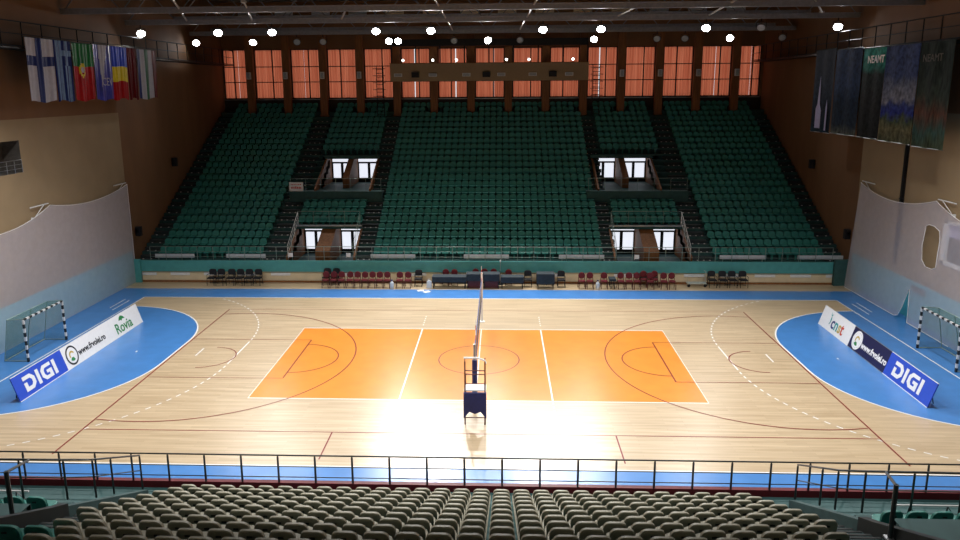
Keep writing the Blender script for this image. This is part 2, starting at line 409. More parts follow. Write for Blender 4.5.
b = MB()
b.box(-23, 23, YB, YB + .4, 0, WZ0, 1); b.box(-23, 23, YB, YB + .4, WZ1, ZR)
for i in range(14): b.box(BAYS[i][1], BAYS[i + 1][0], YB, YB + .4, WZ0, WZ1)
b.box(-23, BAYS[0][0], YB, YB + .4, WZ0, WZ1); b.box(BAYS[14][1], 23, YB, YB + .4, WZ0, WZ1)
struct(b.build('wall_back', [M['brown'], M['dado']]), 'brown back wall above the far stand, with tall window bays', 'wall')
for i, x in enumerate(PX):
    b = MB(); b.box(x - .30, x + .30, 30.62, 31.0, 9.67, 16.2); b.box(x - .33, x + .33, 30.58, 31.0, 9.67, 9.85)
    struct(b.build('column', M['wood_panel'], origin=(x, 30.8, 9.67)), 'brown column between window bays, %s from the left on the back wall' % ORD[i + 1], 'column')
for i, (a, c) in enumerate(BAYS):
    b = MB()
    for z in (12.52, 13.78): b.box(a, c, YB + .02, YB + .10, z - .035, z + .035)
    for x in (a + .04, c - .04): b.box(x - .04, x + .04, YB + .02, YB + .12, WZ0, WZ1)
    xm = a + (c - a) * (.62 if i % 3 else .45); b.box(xm - .045, xm + .045, YB + .02, YB + .11, WZ0, WZ1)
    b.box(a, c, YB + .02, YB + .12, WZ0, WZ0 + .07); b.box(a, c, YB + .02, YB + .12, WZ1 - .06, WZ1)
    f = b.build('window_%d' % (i + 1), M['black_metal'], origin=((a + c) / 2, YB + .05, WZ0))
    struct(f, 'dark framed window bay with orange curtain, %s from the left' % ORD[i + 1], 'window')
    b = MB(); b.box(a - .05, c + .05, YB - .06, YB + .02, WZ0 - .10, WZ0 - .03); b.build('window_sill', M['steel'], f).location = (-(a + c) / 2, -YB - .05, -WZ0)
    # two curtain panels, wavy, hanging behind the bars
    t = thing('curtain', 'orange curtain drawn across the %s window bay from the left' % ORD[i + 1], 'curtain', ((a + c) / 2, YB + .22, WZ0), group='orange curtains along the back wall')
    w = (c - a); rnd = random.Random(i); gap = rnd.choice([.0, .0, .01, .0, .08]); cut = w * rnd.uniform(.42, .66)
    for (u0, u1) in ((-w / 2, -w / 2 + cut - gap), (-w / 2 + cut, w / 2)):
        n = 26; mb = MB(); ph = rnd.uniform(0, 6)
        for k in range(n + 1):
            u = u0 + (u1 - u0) * k / n; yy = .05 * math.sin(k * 1.35 + ph) + .02 * math.sin(k * .5)
            mb.v += [(u, yy, .05), (u, yy * .6, WZ1 - WZ0 - .04)]
        for k in range(n): mb.f.append((2 * k, 2 * k + 2, 2 * k + 3, 2 * k + 1)); mb.m.append(0)
        mb.build('curtain_panel', M['curtain'], t, smooth=True, fix=False)
    mb = MB(); mb.tube([(-w / 2, 0, WZ1 - WZ0 - .03), (w / 2, 0, WZ1 - WZ0 - .03)], .025); mb.build('curtain_rod', M['black_metal'], t)
for i in range(14):                          # ribbed vent panels high on the back wall
    x = -20.1 + 3.08 * i
    cc = 'vent' if 4 <= i <= 10 else 'vent_grey'
    mb = MB()
    for k in range(12): mb.box(x - .72 + .12 * k, x - .72 + .12 * k + .085, YB - .14, YB, 17.80, 18.2)
    mb.box(x - .75, x + .75, YB - .07, YB, 17.77, 18.23)
    tag(mb.build('roof_vent', M[cc], origin=(x, YB - .1, 17.8)), 'ribbed vent panel under the roof on the back wall, %s from left' % ORD[i + 1], 'vent', 'ribbed vent panels under the roof')

# ------------------------------------------------------------------ far grandstand
RUN = .724; RF = .384; T0 = 1.22; Y0 = 14.3
def fy(k): return Y0 + RUN * k
def ft(k): return T0 + RF * k
b = MB()
def rows(b, x0, x1, ks, th=.6):
    for k in ks: b.box(x0, x1, fy(k), fy(k) + RUN + .02, ft(k) - ((th if k in (4, 15) else .42) if th < .6 else .6), ft(k))
VL = [(-12.65, -8.45), (8.25, 12.85)]        # lower vomitories
VU = [(-12.15, -8.35), (7.85, 12.05)]        # upper vomitories
rows(b, -22.5, -12.65, range(22)); rows(b, -8.45, 8.25, range(22)); rows(b, 12.85, 22.4, range(22))
for (l, u) in zip(VL, VU):
    rows(b, l[0], l[1], range(4, 8), .02); rows(b, l[0], l[1], range(15, 22), .15)
    for (p, q) in ((l[0], u[0]), (u[1], l[1])):
        if q > p: rows(b, p, q, range(8, 15))
    if u[0] < l[0]: pass
rows(b, -22.5, 22.4, (22, 23)); b.box(-22.5, 22.4, fy(24), 32.0, 9.5, ft(23))
b.box(-22.5, 22.4, 13.4, 14.32, .95, 1.15)
terr = struct(b.build('floor_far_stand', M['terrace']), 'dark stepped terrace of the far stand', 'grandstand')
# cream front wall, teal fascia
b = MB(); b.box(-22.5, 22.4, 13.42, 13.6, 0, .95); struct(b.build('wall_front', M['cream']), 'cream wall under the front edge of the far stand', 'wall')
b = MB(); b.box(-22.5, 22.4, 13.26, 13.42, .70, 1.40); struct(b.build('trim_1', M['teal']), 'teal fascia band along the front of the far stand', 'fascia')
for i, x in enumerate([-21.5 + 2.15 * k for k in range(21)]):
    if -12 < x < 12 and i % 2: continue
    b = MB(); b.box(x - .62, x + .62, 13.37, 13.42, .42, .60)
    struct(b.build('trim_2' if i == 0 else 'trim_2.%03d' % i, M['white'], origin=(x, 13.4, .5)), 'white strip panel on the cream wall, number %d from the left wall' % (i + 1), 'panel')
b = MB(); b.box(-22.28, -21.75, 13.1, 13.26, 0, 1.5); struct(b.build('column', M['teal'], origin=(-21.8, 13.2, 0)), 'teal corner post at the left end of the far stand', 'column')
b = MB(); b.box(21.2, 22.1, 13.0, 13.26, 0, 1.6); struct(b.build('column', M['terrace'], origin=(21.6, 13.2, 0)), 'dark teal corner post at the right end of the far stand', 'column')
b = MB(); b.box(-22.5, 22.4, 13.28, 13.40, .0, .10); struct(b.build('baseboard_front', M['wood_panel']), 'thin brown skirting at the foot of the cream wall', 'baseboard')

# aisle steps (half steps with three pale studs each)
AIS = [(-22.45, -21.3, 'along the left wall'), (-14.25, -13.0, 'left of the left doorways'), (-8.35, -7.2, 'right of the left doorways'), (7.3, 8.35, 'left of the right doorways'), (13.1, 14.3, 'right of the right doorways'), (21.15, 22.35, 'along the right wall')]
for i, (x0, x1, w) in enumerate(AIS):
    b = MB(); s = MB(); n = 2 if i in (0, 5) else 3
    for k in range(22):
        yy = fy(k)
        b.box(x0, x1, yy - .36, yy - .002, ft(k) - RF - .02, ft(k) - RF * .5)
        b.box(x0, x1, yy, yy + .3, ft(k), ft(k) + .012)
        for j in range(n):
            xx = x0 + (x1 - x0) * (j + .6) / (n + .2)
            s.box(xx - .045, xx + .045, yy + .04, yy + .10, ft(k) + .012, ft(k) + .06)
    o = struct(b.build('stair_aisle' if i == 0 else 'stair_aisle.%03d' % i, M['dark_step']), 'dark stepped aisle of the far stand %s' % w, 'stairs')
    s.build('step_stud', M['stud'], o)['kind'] = 'stuff'

# vomitory interiors
def vom(x0, x1, yf, yb, z0, z1, name, label, yo, zo, zf, pk, yp):
    """cheek walls that follow the slope of the stand, ceiling, glazed back wall and a partition of a doorway through the stand"""
    b = MB()
    prof = [(yf, z0), (yf, zf), (yo, zo), (yb, zo), (yb, z0)]
    b.prism(prof, x0 - .12, x0, 'x', 0); b.prism(prof, x1, x1 + .12, 'x', 0)
    b.box(x0 - .1, x1 + .1, yo + .2, yb, z1, z1 + .2, 1)
    b.box(x0, x1, yb, yb + .1, z0, z0 + .3, 1); b.box(x0, x1, yf, yb, z0 - .12, z0, 2)
    px0, px1 = pk; t = (yp - yf) / (yo - yf)
    b.prism([(yp, z0), (yp, zf + (zo - zf) * t - .1), (yo, zo - .02), (yb, zo - .02), (yb, z0)], px0, px1, 'x', 0)
    o = struct(b.build(name, [M['wood_panel'], M['black_metal'], M['walk']]), label, 'doorway')
    g = MB(); fr = MB()
    for (a, c) in ((x0 + .05, px0 - .02), (px1 + .02, x1 - .05)):
        fr.box(a, c, yb - .05, yb + .05, z0 + .2, z1 + .1)
        tz = z0 + .32 + (z1 - z0 - .32) * .74
        g.box(a + .03, c - .03, yb - .09, yb - .055, tz + .09, z1 + .05)
        md = (a + c) / 2
        g.box(a + .08, md - .11, yb - .09, yb - .055, z0 + .34, tz - .05); g.box(md + .11, c - .08, yb - .09, yb - .055, z0 + .34, tz - .05)
    fr.build('window_frame', M['black_metal'], o); g.build('window_pane', M['pane'], o)
    return o
vom(-12.65, -8.45, 14.3, 18.6, .72, 2.74, 'door_1', 'lower left doorway through the far stand with brown walls and bright panes', 17.2, 2.74, 1.45, (-11.05, -10.1), 15.0)
vom(8.25, 12.85, 14.3, 18.6, .72, 2.74, 'door_2', 'lower right doorway through the far stand with brown walls and bright panes', 17.2, 2.74, 1.45, (10.1, 11.05), 15.0)
vom(-12.15, -8.35, 20.3, 25.8, 4.82, 6.72, 'door_3', 'upper left doorway through the far stand with white daylit panes', 24.4, 6.78, 5.0, (-10.55, -10.1), 22.0)
vom(7.85, 12.05, 20.3, 25.8, 4.82, 6.72, 'door_4', 'upper right doorway through the far stand with white daylit panes', 24.4, 6.78, 5.0, (9.7, 10.15), 22.0)
# lintels and stepped cheek walls of the lower doorways, platforms of the upper ones
for i, (l, u) in enumerate(zip(VL, VU)):
    sd = ('left', 'right')[i]
    b = MB(); b.box(l[0] - .1, l[1] + .1, 17.1, 17.3, 2.72, 2.98)
    b.box(l[0] - .12, l[1] + .12, 17.06, 17.1, 2.90, 3.0, 1)
    struct(b.build('trim_3' if i == 0 else 'trim_3.001', [M['terrace'], M['steel']]), 'pale edged lintel over the lower %s doorway of the far stand' % sd, 'lintel')
    b = MB(); b.box(l[0] - 1.3, l[1] + 1.1, 20.0, 20.2, 3.6, 4.86, 0); b.box(l[0] - 1.3, l[1] + 1.1, 20.2, 20.9, 4.7, 4.84, 1)
    struct(b.build('balcony_platform' if i == 0 else 'balcony_platform.001', [M['terrace'], M['walk']]), 'dark platform front under the upper %s doorway' % sd, 'platform')
    b = MB(); b.box(u[0] - .2, u[1] + .2, 24.3, 24.6, 6.76, 7.0)
    struct(b.build('trim_4' if i == 0 else 'trim_4.001', M['terrace']), 'dark lintel over the upper %s doorway of the far stand' % sd, 'lintel')

# railings
def railing(name, label, pts, h, zs, step, r, mt, group=None, pr=None, base=0.):
    """posts along a polyline of floor points, continuous tubes at the given fractions of the height"""
    o0 = pts[0]; t = thing(name, label, 'railing', o0, group=group)
    P = [Vector(p) - Vector(o0) for p in pts]
    for f in zs:
        mb = MB(); mb.tube([p + Vector((0, 0, h * f)) for p in P], r if f == 1 else r * .6, 6); mb.build('rail', mt, t, smooth=True)
    for a, c in zip(P[:-1], P[1:]):
        n = max(1, round((c - a).length / step))
        for k in range(n + 1):
            if k == 0 and a != P[0]: continue
            q = a + (c - a) * k / n
            mb = MB(); mb.tube([q + Vector((0, 0, base)), q + Vector((0, 0, h - .06)), q + Vector((0, 0, h))], [pr or r, pr or r, .35 * (pr or r)], 6); mb.build('post', mt, t, smooth=True)
    return t
railing('guard_railing', 'pale green tube railing along the front edge of the far stand', [(-21.2, 13.46, 1.15), (21.2, 13.46, 1.15)], 1.12, (1, .72, .42), 1.01, .02, M['green_rail'])
for i, (l, u) in enumerate(zip(VL, VU)):
    sd = ('left', 'right')[i]
    railing('lintel_railing', 'thin railing above the lower %s doorway in the far stand' % sd, [(l[0], 17.2, 2.95), (l[1], 17.2, 2.95)], .95, (1, .6), 1.05, .016, M['green_rail'], 'railings around the far doorways')
    xo = l[0] if i == 0 else l[1]
    for xx, nm in ((l[0], 'left'), (l[1], 'right')):
        railing('stair_railing', 'sloping steel handrail on the %s side of the lower %s doorway' % (nm, sd), [(xx, 17.15, 2.9), (xx, 14.35, 1.2)], .95, (1, .7, .4), 1.1, .022 if xx == xo else .014, M['white'] if xx == xo else M['green_rail'], 'railings around the far doorways')
    railing('platform_railing', 'thin railing on the platform of the upper %s doorway' % sd, [(l[0] - 1.2, 20.1, 4.84), (l[1] + 1.0, 20.1, 4.84)], .92, (1, .55), 1.1, .016, M['green_rail'], 'railings around the far doorways')
    railing('lintel_railing', 'thin railing above the upper %s doorway in the far stand' % sd, [(u[0], 24.4, 7.0), (u[1], 24.4, 7.0)], .9, (1,), 2.0, .014, M['rail_paint'], 'railings around the far doorways')
bx = [(-20.95, -18.42), (-16.37, -13.86), (-7.18, -4.38), (-1.33, 1.47), (4.58, 7.38), (14.44, 17.24), (19.15, 21.88)]
for i, (a, c) in enumerate(bx):
    mb = MB(); mb.box(a, c, 13.56, 13.60, 1.52, 1.76); o = mb.build('banner_board', M['grey_board'], origin=((a + c) / 2, 13.58, 1.15))
    tag(o, 'pale grey strip board behind the front railing, %s from the left' % ORD[i + 1], 'board', 'pale strip boards behind the far railing')
    mb = MB()
    for x in (a + .2, c - .2): mb.box(x - .02 - (a + c) / 2, x + .02 - (a + c) / 2, .02, .05, 0, .5)
    mb.build('bracket', M['green_rail'], o)
for i, (x, z) in enumerate(((-12.2, 1.62), (-8.55, 1.62), (7.95 + 1.4, 1.55))):
    mb = MB(); mb.box(x - .14, x + .14, 13.40, 13.425, z, z + .26); mb.box(x - .15, x - .13, 13.40, 13.425, z - .05, z + .28)
    tag(mb.build('white_notice', M['white'], origin=(x, 13.42, z)), 'small white notice on the far railing, %s' % ('below the left handrail of the lower left doorway', 'right of the lower left doorway', 'in front of the lower right doorway')[i], 'notice', 'white notices on the far railing')
t = thing('sign_board', 'pale sign with rows of red print on the upper left platform railing', 'sign', (-13.45, 20.02, 4.86))
mb = MB(); mb.box(-.5, .5, -.02, .02, .02, .66); mb.build('panel', M['white'], t)
for r_, (z, hh) in enumerate(((.46, .07), (.20, .17))):
    mb = MB(); rnd = random.Random(3 + r_); x = -.36
    while x < .34:
        w = rnd.uniform(.05, .10); mb.box(x, x + w, -.026, -.021, z, z + hh * rnd.uniform(.75, 1)); x += w + .035
    mb.build('print_row', M['print_red'], t)

# ------------------------------------------------------------------ seats
def green_seat_mesh():
    mb = MB()
    # pan
    mb.prism([(-.20, -.10), (-.21, .24), (.21, .24), (.20, -.10), (.15, -.15), (-.15, -.15)], .36, .41, 'z')
    # pan is in (x,y); back is a rounded slab leaning back
    n = 8; out = [(-.22, .38), (.22, .38), (.225, .58)] + [(.225 * math.cos(a), .60 + .14 * math.sin(a)) for a in [PI * j / n for j in range(n + 1)]] + [(-.225, .58)]
    k = len(out)
    f = [(x, .20 + (z - .4) * .14, z) for x, z in out]; r = [(x, .25 + (z - .4) * .14, z) for x, z in out]
    mb.add(f + r, [tuple(range(k)), tuple(range(k, 2 * k))[::-1]] + [(i, (i + 1) % k, k + (i + 1) % k, k + i) for i in range(k)])
    mb.box(-.05, .05, .0, .12, 0, .37); mb.box(-.16, .16, .16, .24, .28, .36)
    return mb
gs_mb = green_seat_mesh()
gs = gs_mb.build('green_seat', M['green'])
def far_blocks(k):
    L = [('left block', -21.0, 14), ('central block', -6.98, 30), ('right block', 14.6, 14)]
    if 4 <= k < 8 or k >= 15: L += [('left doorway block', -12.55, 9), ('right doorway block', 8.75, 9)]
    return L
cnt = 0; rest = MB(); first = True
for k in range(24):
    for nm, xs, n in far_blocks(k):
        for j in range(n):
            x = xs + .49 * j; y = fy(k) + .44; z = ft(k)
            if k == 22 and min(abs(x - p) for p in PX) < .58: continue
            if cnt < 300:
                o = gs if first else gs.copy()
                if not first: COL.objects.link(o)
                first = False; o.location = (x, y, z)
                tag(o, 'green plastic seat in row %d of the far stand, %s, %s from left' % (k + 1, nm, ORD[j + 1]), 'seat', 'green seats in the lower rows of the far stand')
                cnt += 1
            else:
                rest.add([(a + x, c + y, d + z) for a, c, d in gs_mb.v], gs_mb.f)
tag(rest.build('green_seat_rows', M['green'], fix=False), 'dark green plastic seats filling the upper rows of the far stand', 'seats', None, 'stuff')

# ------------------------------------------------------------------ near grandstand
RN = .333; N0 = 1.40; YN0 = -14.3
def ny(k): return YN0 - RUN * k
def nt_(k): return N0 + RN * k
b = MB()
def nrows(b, x0, x1, ks, m=0):
    for k in ks: b.box(x0, x1, ny(k) - RUN - .02, ny(k), nt_(k) - .7, nt_(k), m)
nrows(b, -7.2, 7.2, range(0, 24)); nrows(b, -8.3, -7.2, range(0, 24), 1); nrows(b, 7.2, 8.3, range(0, 24), 1)
for s in (-1, 1):
    x0, x1 = sorted((8.3 * s, 12.9 * s)); nrows(b, x0, x1, range(4, 6)); nrows(b, x0, x1, range(9, 24))
    x0, x1 = sorted((12.9 * s, 22.3 * s)); nrows(b, x0, x1, range(0, 24))
b.box(-22.3, 22.3, ny(24) - 3.5, ny(24) + .02, 8.4, nt_(24) - .3)
struct(b.build('floor_near_stand', [M['terrace'], M['step']]), 'dark stepped terrace of the near stand', 'grandstand')
b = MB(); b.box(-22.3, 22.3, -14.32, -13.38, 1.0, 1.2); b.box(-12.9, -8.3, -17.2, -14.3, 1.0, 1.2); b.box(8.3, 12.9, -17.2, -14.3, 1.0, 1.2)
struct(b.build('floor_walkway', M['walk']), 'grey teal walkway in front of the near seats', 'walkway')
b = MB(); b.box(-22.3, 22.3, -13.45, -13.30, .5, 1.40)
struct(b.build('trim_5', M['maroon']), 'maroon parapet band below the near railing', 'parapet')
b = MB(); b.box(-22.3, 22.3, -13.6, -13.46, 0, 1.0); struct(b.build('wall_stand_base', M['cream']), 'cream wall under the near stand front', 'wall')
for s in (-1, 1):
    sd = 'left' if s < 0 else 'right'
    b = MB(); x0, x1 = sorted((7.22 * s, 8.28 * s))
    for k in range(0, 13):
        b.box(x0, x1, ny(k) + .002, ny(k) + .36, nt_(k) - RN - .02, nt_(k) - RN * .5); b.box(x0, x1, ny(k) - .05, ny(k) + .01, nt_(k), nt_(k) + .012, 1); b.box(x0, x1, ny(k) + .31, ny(k) + .37, nt_(k) - RN * .5, nt_(k) - RN * .5 + .012, 1)
    struct(b.build('stair_near' if s < 0 else 'stair_near.001', [M['step'], M['stringer']]), 'dark teal steps beside the %s end of the beige seats' % sd, 'stairs')
    # stair stringer, platform and lintel of the near doorway
    x0, x1 = sorted((8.3 * s, 8.48 * s)); b = MB()
    b.prism([(-14.3, 1.2), (-14.3, 1.62), (-17.7, 3.2), (-17.7, 1.2)], x0, x1, 'x', 1); b.prism([(-17.7, 1.2), (-17.7, 3.26), (-18.2, 3.47), (-22.6, 5.5), (-22.6, 3.2), (-18.6, 2.6)], x0, x1, 'x')
    struct(b.build('wall_stringer' if s < 0 else 'wall_stringer.001', [M['stringer'], M['step']]), 'dark sloping side wall of the %s near stairs' % sd, 'wall')
    x0, x1 = sorted((8.48 * s, 12.9 * s)); b = MB()
    b.box(x0, x1, -22.0, -18.62, 3.55, 3.80); b.box(x0, x1, -18.74, -18.6, 2.6, 3.79); b.box(x0, x1, -17.35, -17.2, 2.5, 3.0, 0)
    struct(b.build('floor_platform' if s < 0 else 'floor_platform.001', M['walk']), 'grey teal platform at the %s edge of the near stand' % sd, 'platform')
    t = railing('stair_railing', 'dark tube handrail beside the %s near stairs' % sd, [(8.42 * s, -14.35, 1.68), (8.42 * s, -15.7, 2.32), (8.42 * s, -16.45, 2.67), (8.62 * s, -17.2, 3.06), (12.6 * s, -17.25, 3.06)], .95, (1, .55), 1.05, .024, M['rail_paint'], 'handrails by the near stairs', .026)
    t = thing('platform_railing', 'dark railing post with handrails at the corner of the %s near platform' % sd, 'railing', (8.25 if s > 0 else -8.6, -19.0, 3.3), group='handrails by the near stairs')
    mb = MB(); mb.tube([(0, 0, .3), (0, 0, 1.42)], .045, 8); mb.build('post', M['rail_paint'], t)
    mb = MB(); mb.tube([(0, 0, 1.40), (.75 * s, 1.74, .72)], .03, 8); mb.build('rail', M['rail_paint'], t)
    mb = MB(); mb.box(-.09, .09, -.09, .09, .30, .34); mb.build('base_plate', M['steel'], t)
    # low white barrier on the walkway
    xa, xb = (10.5, 12.3) if s > 0 else (-12.5, -11.05)
    t = thing('low_barrier', 'low white tube barrier on dark legs on the %s near walkway' % sd, 'barrier', ((xa + xb) / 2, -15.0, 1.2), group='low barriers on the near walkway')
    w = (xb - xa) / 2; mb = MB(); mb.tube([(-w, 0, .74), (w, 0, .74)], .025, 8); mb.build('top_tube', M['white'], t)
    for e in (-.5, .4):
        mb = MB(); mb.tube([(e - .12, 0, 0), (e, 0, .72), (e + .3, .1, .3)], .02, 6); mb.build('leg', M['black_metal'], t)
railing('guard_railing', 'dark tube railing along the front edge of the near stand', [(-21.34, -13.42, 1.2), (21.33, -13.42, 1.2)], 1.0, (1, .67, .36), 1.01, .022, M['rail_paint'], pr=.03)

def near_seat(m, name, label, group):
    t = thing(name, label, 'seat', (0, 0, 0), (0, 0, 0), group)
    # local frame: +y is the way the seat faces (towards the court), back at y = -.2
    mb = MB(); n = 7
    n = 16; out = [(-.20, .34), (.20, .34)]
    for j in range(n + 1):
        a = PI * j / n; c_, s_ = math.cos(a), math.sin(a)
        out.append((.208 * math.copysign(abs(c_) ** .62, c_), .55 + .225 * abs(s_) ** .72))
    k = len(out); L = []
    for off, sc in ((-.235, .93), (-.225, 1.), (-.175, 1.), (-.155, .93)):
        L.append([(x * sc, off - (z - .4) * .20 + .06 * (x / .22) ** 2 * (1 if off > -.2 else .8), .34 + (z - .34) * (sc * .5 + .5)) for x, z in out])
    vs = [p for g in L for p in g]; fs = [tuple(range(k)), tuple(range(3 * k, 4 * k))[::-1]]
    for g in range(3): fs += [(g * k + i, g * k + (i + 1) % k, (g + 1) * k + (i + 1) % k, (g + 1) * k + i) for i in range(k)]
    mb.add(vs, fs); mb.build('backrest', m, t, smooth=False)
    mb = MB()
    pan = [(-.215, -.20), (-.225, .10), (-.19, .20), (-.12, .235), (.12, .235), (.19, .20), (.225, .10), (.215, -.20)]
    lay = []
    for z, sc in ((.33, .92), (.345, 1.), (.375, 1.), (.39, .93)): lay.append([(x * sc, y * sc, z + .02 * (y > .1)) for x, y in pan])
    k = len(pan); vs = [p for g in lay for p in g]; fs = [tuple(range(k))[::-1], tuple(range(3 * k, 4 * k))]
    for g in range(3): fs += [(g * k + i, g * k + (i + 1) % k, (g + 1) * k + (i + 1) % k, (g + 1) * k + i) for i in range(k)]
    mb.add(vs, fs); mb.build('seat_pan', m, t)
    mb = MB(); mb.box(-.045, .045, -.287, -.280, .63, .665); o = mb.build('number_plate', M['plate'], t); o['label'] = 'small dark number plate'
    mb = MB(); mb.box(-.16, .16, -.03, .03, .27, .335); mb.box(-.04, .04, -.03, .03, 0, .3); mb.box(-.1, .1, -.06, .06, 0, .02); mb.build('bracket', M['rail_paint'], t)
    return t
spots = []
for k in range(0, 15):
    lim = 14 if k <= 6 else (13 if k <= 8 else 12)
    for j in range(-lim, lim + 1): spots.append((k, j, .495 * j, ny(k) - .40, nt_(k)))
def px(x, y, z):
    d = Vector((x, y, z)) - C_LOC; w = d.dot(fw); return 469.29 + 747.41 * d.dot(rt) / w, 245 - 747.41 * d.dot(up) / w
seen = [s for s in spots if -18 < px(s[2], s[3], s[4] + .78)[0] < 978 and px(s[2], s[3], s[4] + .78)[1] < 540]
seen.sort(key=lambda s: -s[0]); ind = seen[:300]; indset = {(s[0], s[1]) for s in ind}
proto = near_seat(M['beige'], 'beige_seat', '', 'beige seats of the near stand')
bulk = MB()
pm = [(list(map(lambda v: tuple(v.co), c.data.vertices)), [tuple(p.vertices) for p in c.data.polygons], c.name.split('.')[0]) for c in proto.children]
used = False
for (k, j, x, y, z) in spots:
    if (k, j) in indset:
        if j == 0: w = 'on the centre line'
        else: w = '%s %s of the centre line' % (ORD[abs(j)], 'left' if j < 0 else 'right')
        lab = 'beige moulded seat in row %d of the near stand, %s' % (k + 1, w)
        if not used: proto.location = (x, y, z); proto['label'] = lab; used = True
        else: dup(proto, (x, y, z), None, lab)
    else:
        for vs, fs, nm in pm:
            if nm != 'number_plate': bulk.add([(a + x, c + y, d + z) for a, c, d in vs], fs)
tag(bulk.build('beige_seat_rows', M['beige'], fix=False), 'beige moulded seats in the front row by the near railing', 'seats', None, 'stuff')
gp = near_seat(M['green'], 'green_seat', '', 'green seats at the ends of the near stand')
gl = []
for s in (-1, 1):
    for j in range(8): gl.append((s * (8.92 + .5 * j), 4, 'on the %s end of the near stand, %s from the stairs' % ('left' if s < 0 else 'right', ORD[j + 1]), nt_(4)))
gl.append((-6.435, 9, 'beside the beige seats at the lower left corner', nt_(9))); gl.append((-6.93, 9, 'second from the beige seats at the lower left corner', nt_(9)))
for i, (x, k, w, z) in enumerate(gl):
    lab = 'dark green moulded seat %s' % w
    if i == 0: gp.location = (x, ny(k) - .40, z); gp['label'] = lab
    else: dup(gp, (x, ny(k) - .40, z), None, lab)

# ------------------------------------------------------------------ side nets
def nslope(x, z): return x - (6.4 - z) * .062 if x > 0 else x
def fill_polygon(name, m, loops, x):
    bm = bmesh.new(); edges = []
    for lp in loops:
        vs = [bm.verts.new((nslope(x, z), y, z)) for y, z in lp]
        edges += [bm.edges.new((vs[i], vs[(i + 1) % len(vs)])) for i in range(len(vs))]
    bmesh.ops.triangle_fill(bm, edges=edges, use_beauty=True)
    me = bpy.data.meshes.new(name); bm.to_mesh(me); bm.free(); me.materials.append(m)
    o = bpy.data.objects.new(name, me); COL.objects.link(o); return o
def sag(y0, z0, y1, z1, s, n=14): return [(y0 + (y1 - y0) * i / n, z0 + (z1 - z0) * i / n - 4 * s * (i / n) * (1 - i / n)) for i in range(n + 1)]
NX = 22.12
topL = sag(13.2, 6.25, 5.1, 6.2, .42)[:-1] + sag(5.1, 6.2, -2.9, 6.2, .75)[:-1] + sag(-2.9, 6.2, -12, 6.2, .6)
netL = fill_polygon('protective_net', M['net'], [topL + [(-12, .02), (13.2, .02)]], -NX)
tag(netL, 'tall white protective net hanging along the left side wall', 'net')
mb = MB(); mb.tube([(-NX, y, z) for y, z in topL], .022, 5); mb.build('top_rope', M['rope'], netL)
mb = MB(); mb.tube([(-NX, 13.2, 6.25), (-NX, 13.2, .03)], .018, 5); mb.build('side_rope', M['rope'], netL)
topR = sag(12.75, 6.35, 5.0, 6.4, .55)[:-1] + sag(5.0, 6.4, -2.9, 6.3, .75)[:-1] + sag(-2.9, 6.3, -12, 6.2, .6)
hole = [(5.45, 5.1), (5.2, 5.2), (4.75, 5.2), (4.3, 5.05), (4.12, 4.6), (4.1, 3.9), (4.05, 3.3), (4.35, 3.15), (4.9, 3.15), (5.3, 3.4), (5.5, 4.1)]
gap = [(6.9, .02), (6.55, .14), (6.3, .6), (5.95, 1.65), (5.88, 1.7), (5.8, 1.2), (5.6, .02)]
netR = fill_polygon('protective_net', M['net'], [topR + [(-12, 1.9), (-12, .02)] + gap[::-1] + [(12.75, .02), (12.75, 1.9)], hole], NX)
tag(netR, 'tall white protective net hanging along the right side wall, with a torn opening', 'net')
for nm, pts, cl in (('top_rope', topR, 0), ('opening_rope', hole, 1), ('hem_rope', [(12.75, .03)] + [(y, z + .02) for y, z in gap] + [(2, .03)], 0)):
    mb = MB(); mb.tube([(nslope(NX, z) - .01, y, z) for y, z in pts], .022, 5, closed=bool(cl)); mb.build(nm, M['rope'], netR)
for s, yz in ((-1, ((13.2, 6.28), (5.1, 6.23), (-2.9, 6.2))), (1, ((12.75, 6.38), (5.0, 6.43), (-2.9, 6.3)))):
    for i, (y, z) in enumerate(yz):
        t = thing('net_bracket', 'white wall bracket holding the %s net, %s from the far stand' % ('left' if s < 0 else 'right', ORD[i + 1]), 'bracket', ((XW - .001) * s, y, z), group='white wall brackets of the side nets')
        mb = MB(); mb.tube([(-.11 * s, 0, .06), (-.11 * s, -1.5, .06)], .03, 6); mb.build('arm', M['white'], t)
        mb = MB(); mb.tube([(-.11 * s, -.35, .06), (-.08 * s, -1.3, -.55)], .02, 6); mb.build('brace', M['white'], t)
        mb = MB(); mb.box(*sorted((0, -.14 * s)), -1.38, -1.30, -.62, -.46); mb.build('wall_plate', M['white'], t)
# wall recess railings and window
railing('balcony_railing', 'grey tube railing across the recess high in the left wall', [(-XW + .05, 3.5, 8.06), (-XW + .05, -1.1, 8.06)], .62, (1, .66, .33), .55, .018, M['steel'])
t = thing('window_16', 'white framed opening with dark grille behind the right side net', 'window', (XW, 4.25, 3.6)); t['kind'] = 'structure'
mb = MB(); mb.box(-.05, .1, -.16, .16, -.15, 2.0); mb.box(-.05, .1, -4.75, .12, 1.85, 2.0); mb.box(-.05, .1, -4.75, .12, -.15, .02); mb.build('frame', M['white'], t)
mb = MB(); mb.box(.1, .14, -4.7, -.1, 1.2, 1.85); mb.build('blind', M['lilac'], t)
mb = MB()
for k in range(14): mb.tube([(.2, -.2 - .33 * k, 0), (.2, -.2 - .33 * k, 1.1)], .014, 5)
for z in (.3, .6, .9, 1.1): mb.tube([(.2, -.1, z), (.2, -4.7, z)], .016, 5)
mb.build('grille', M['black_metal'], t)
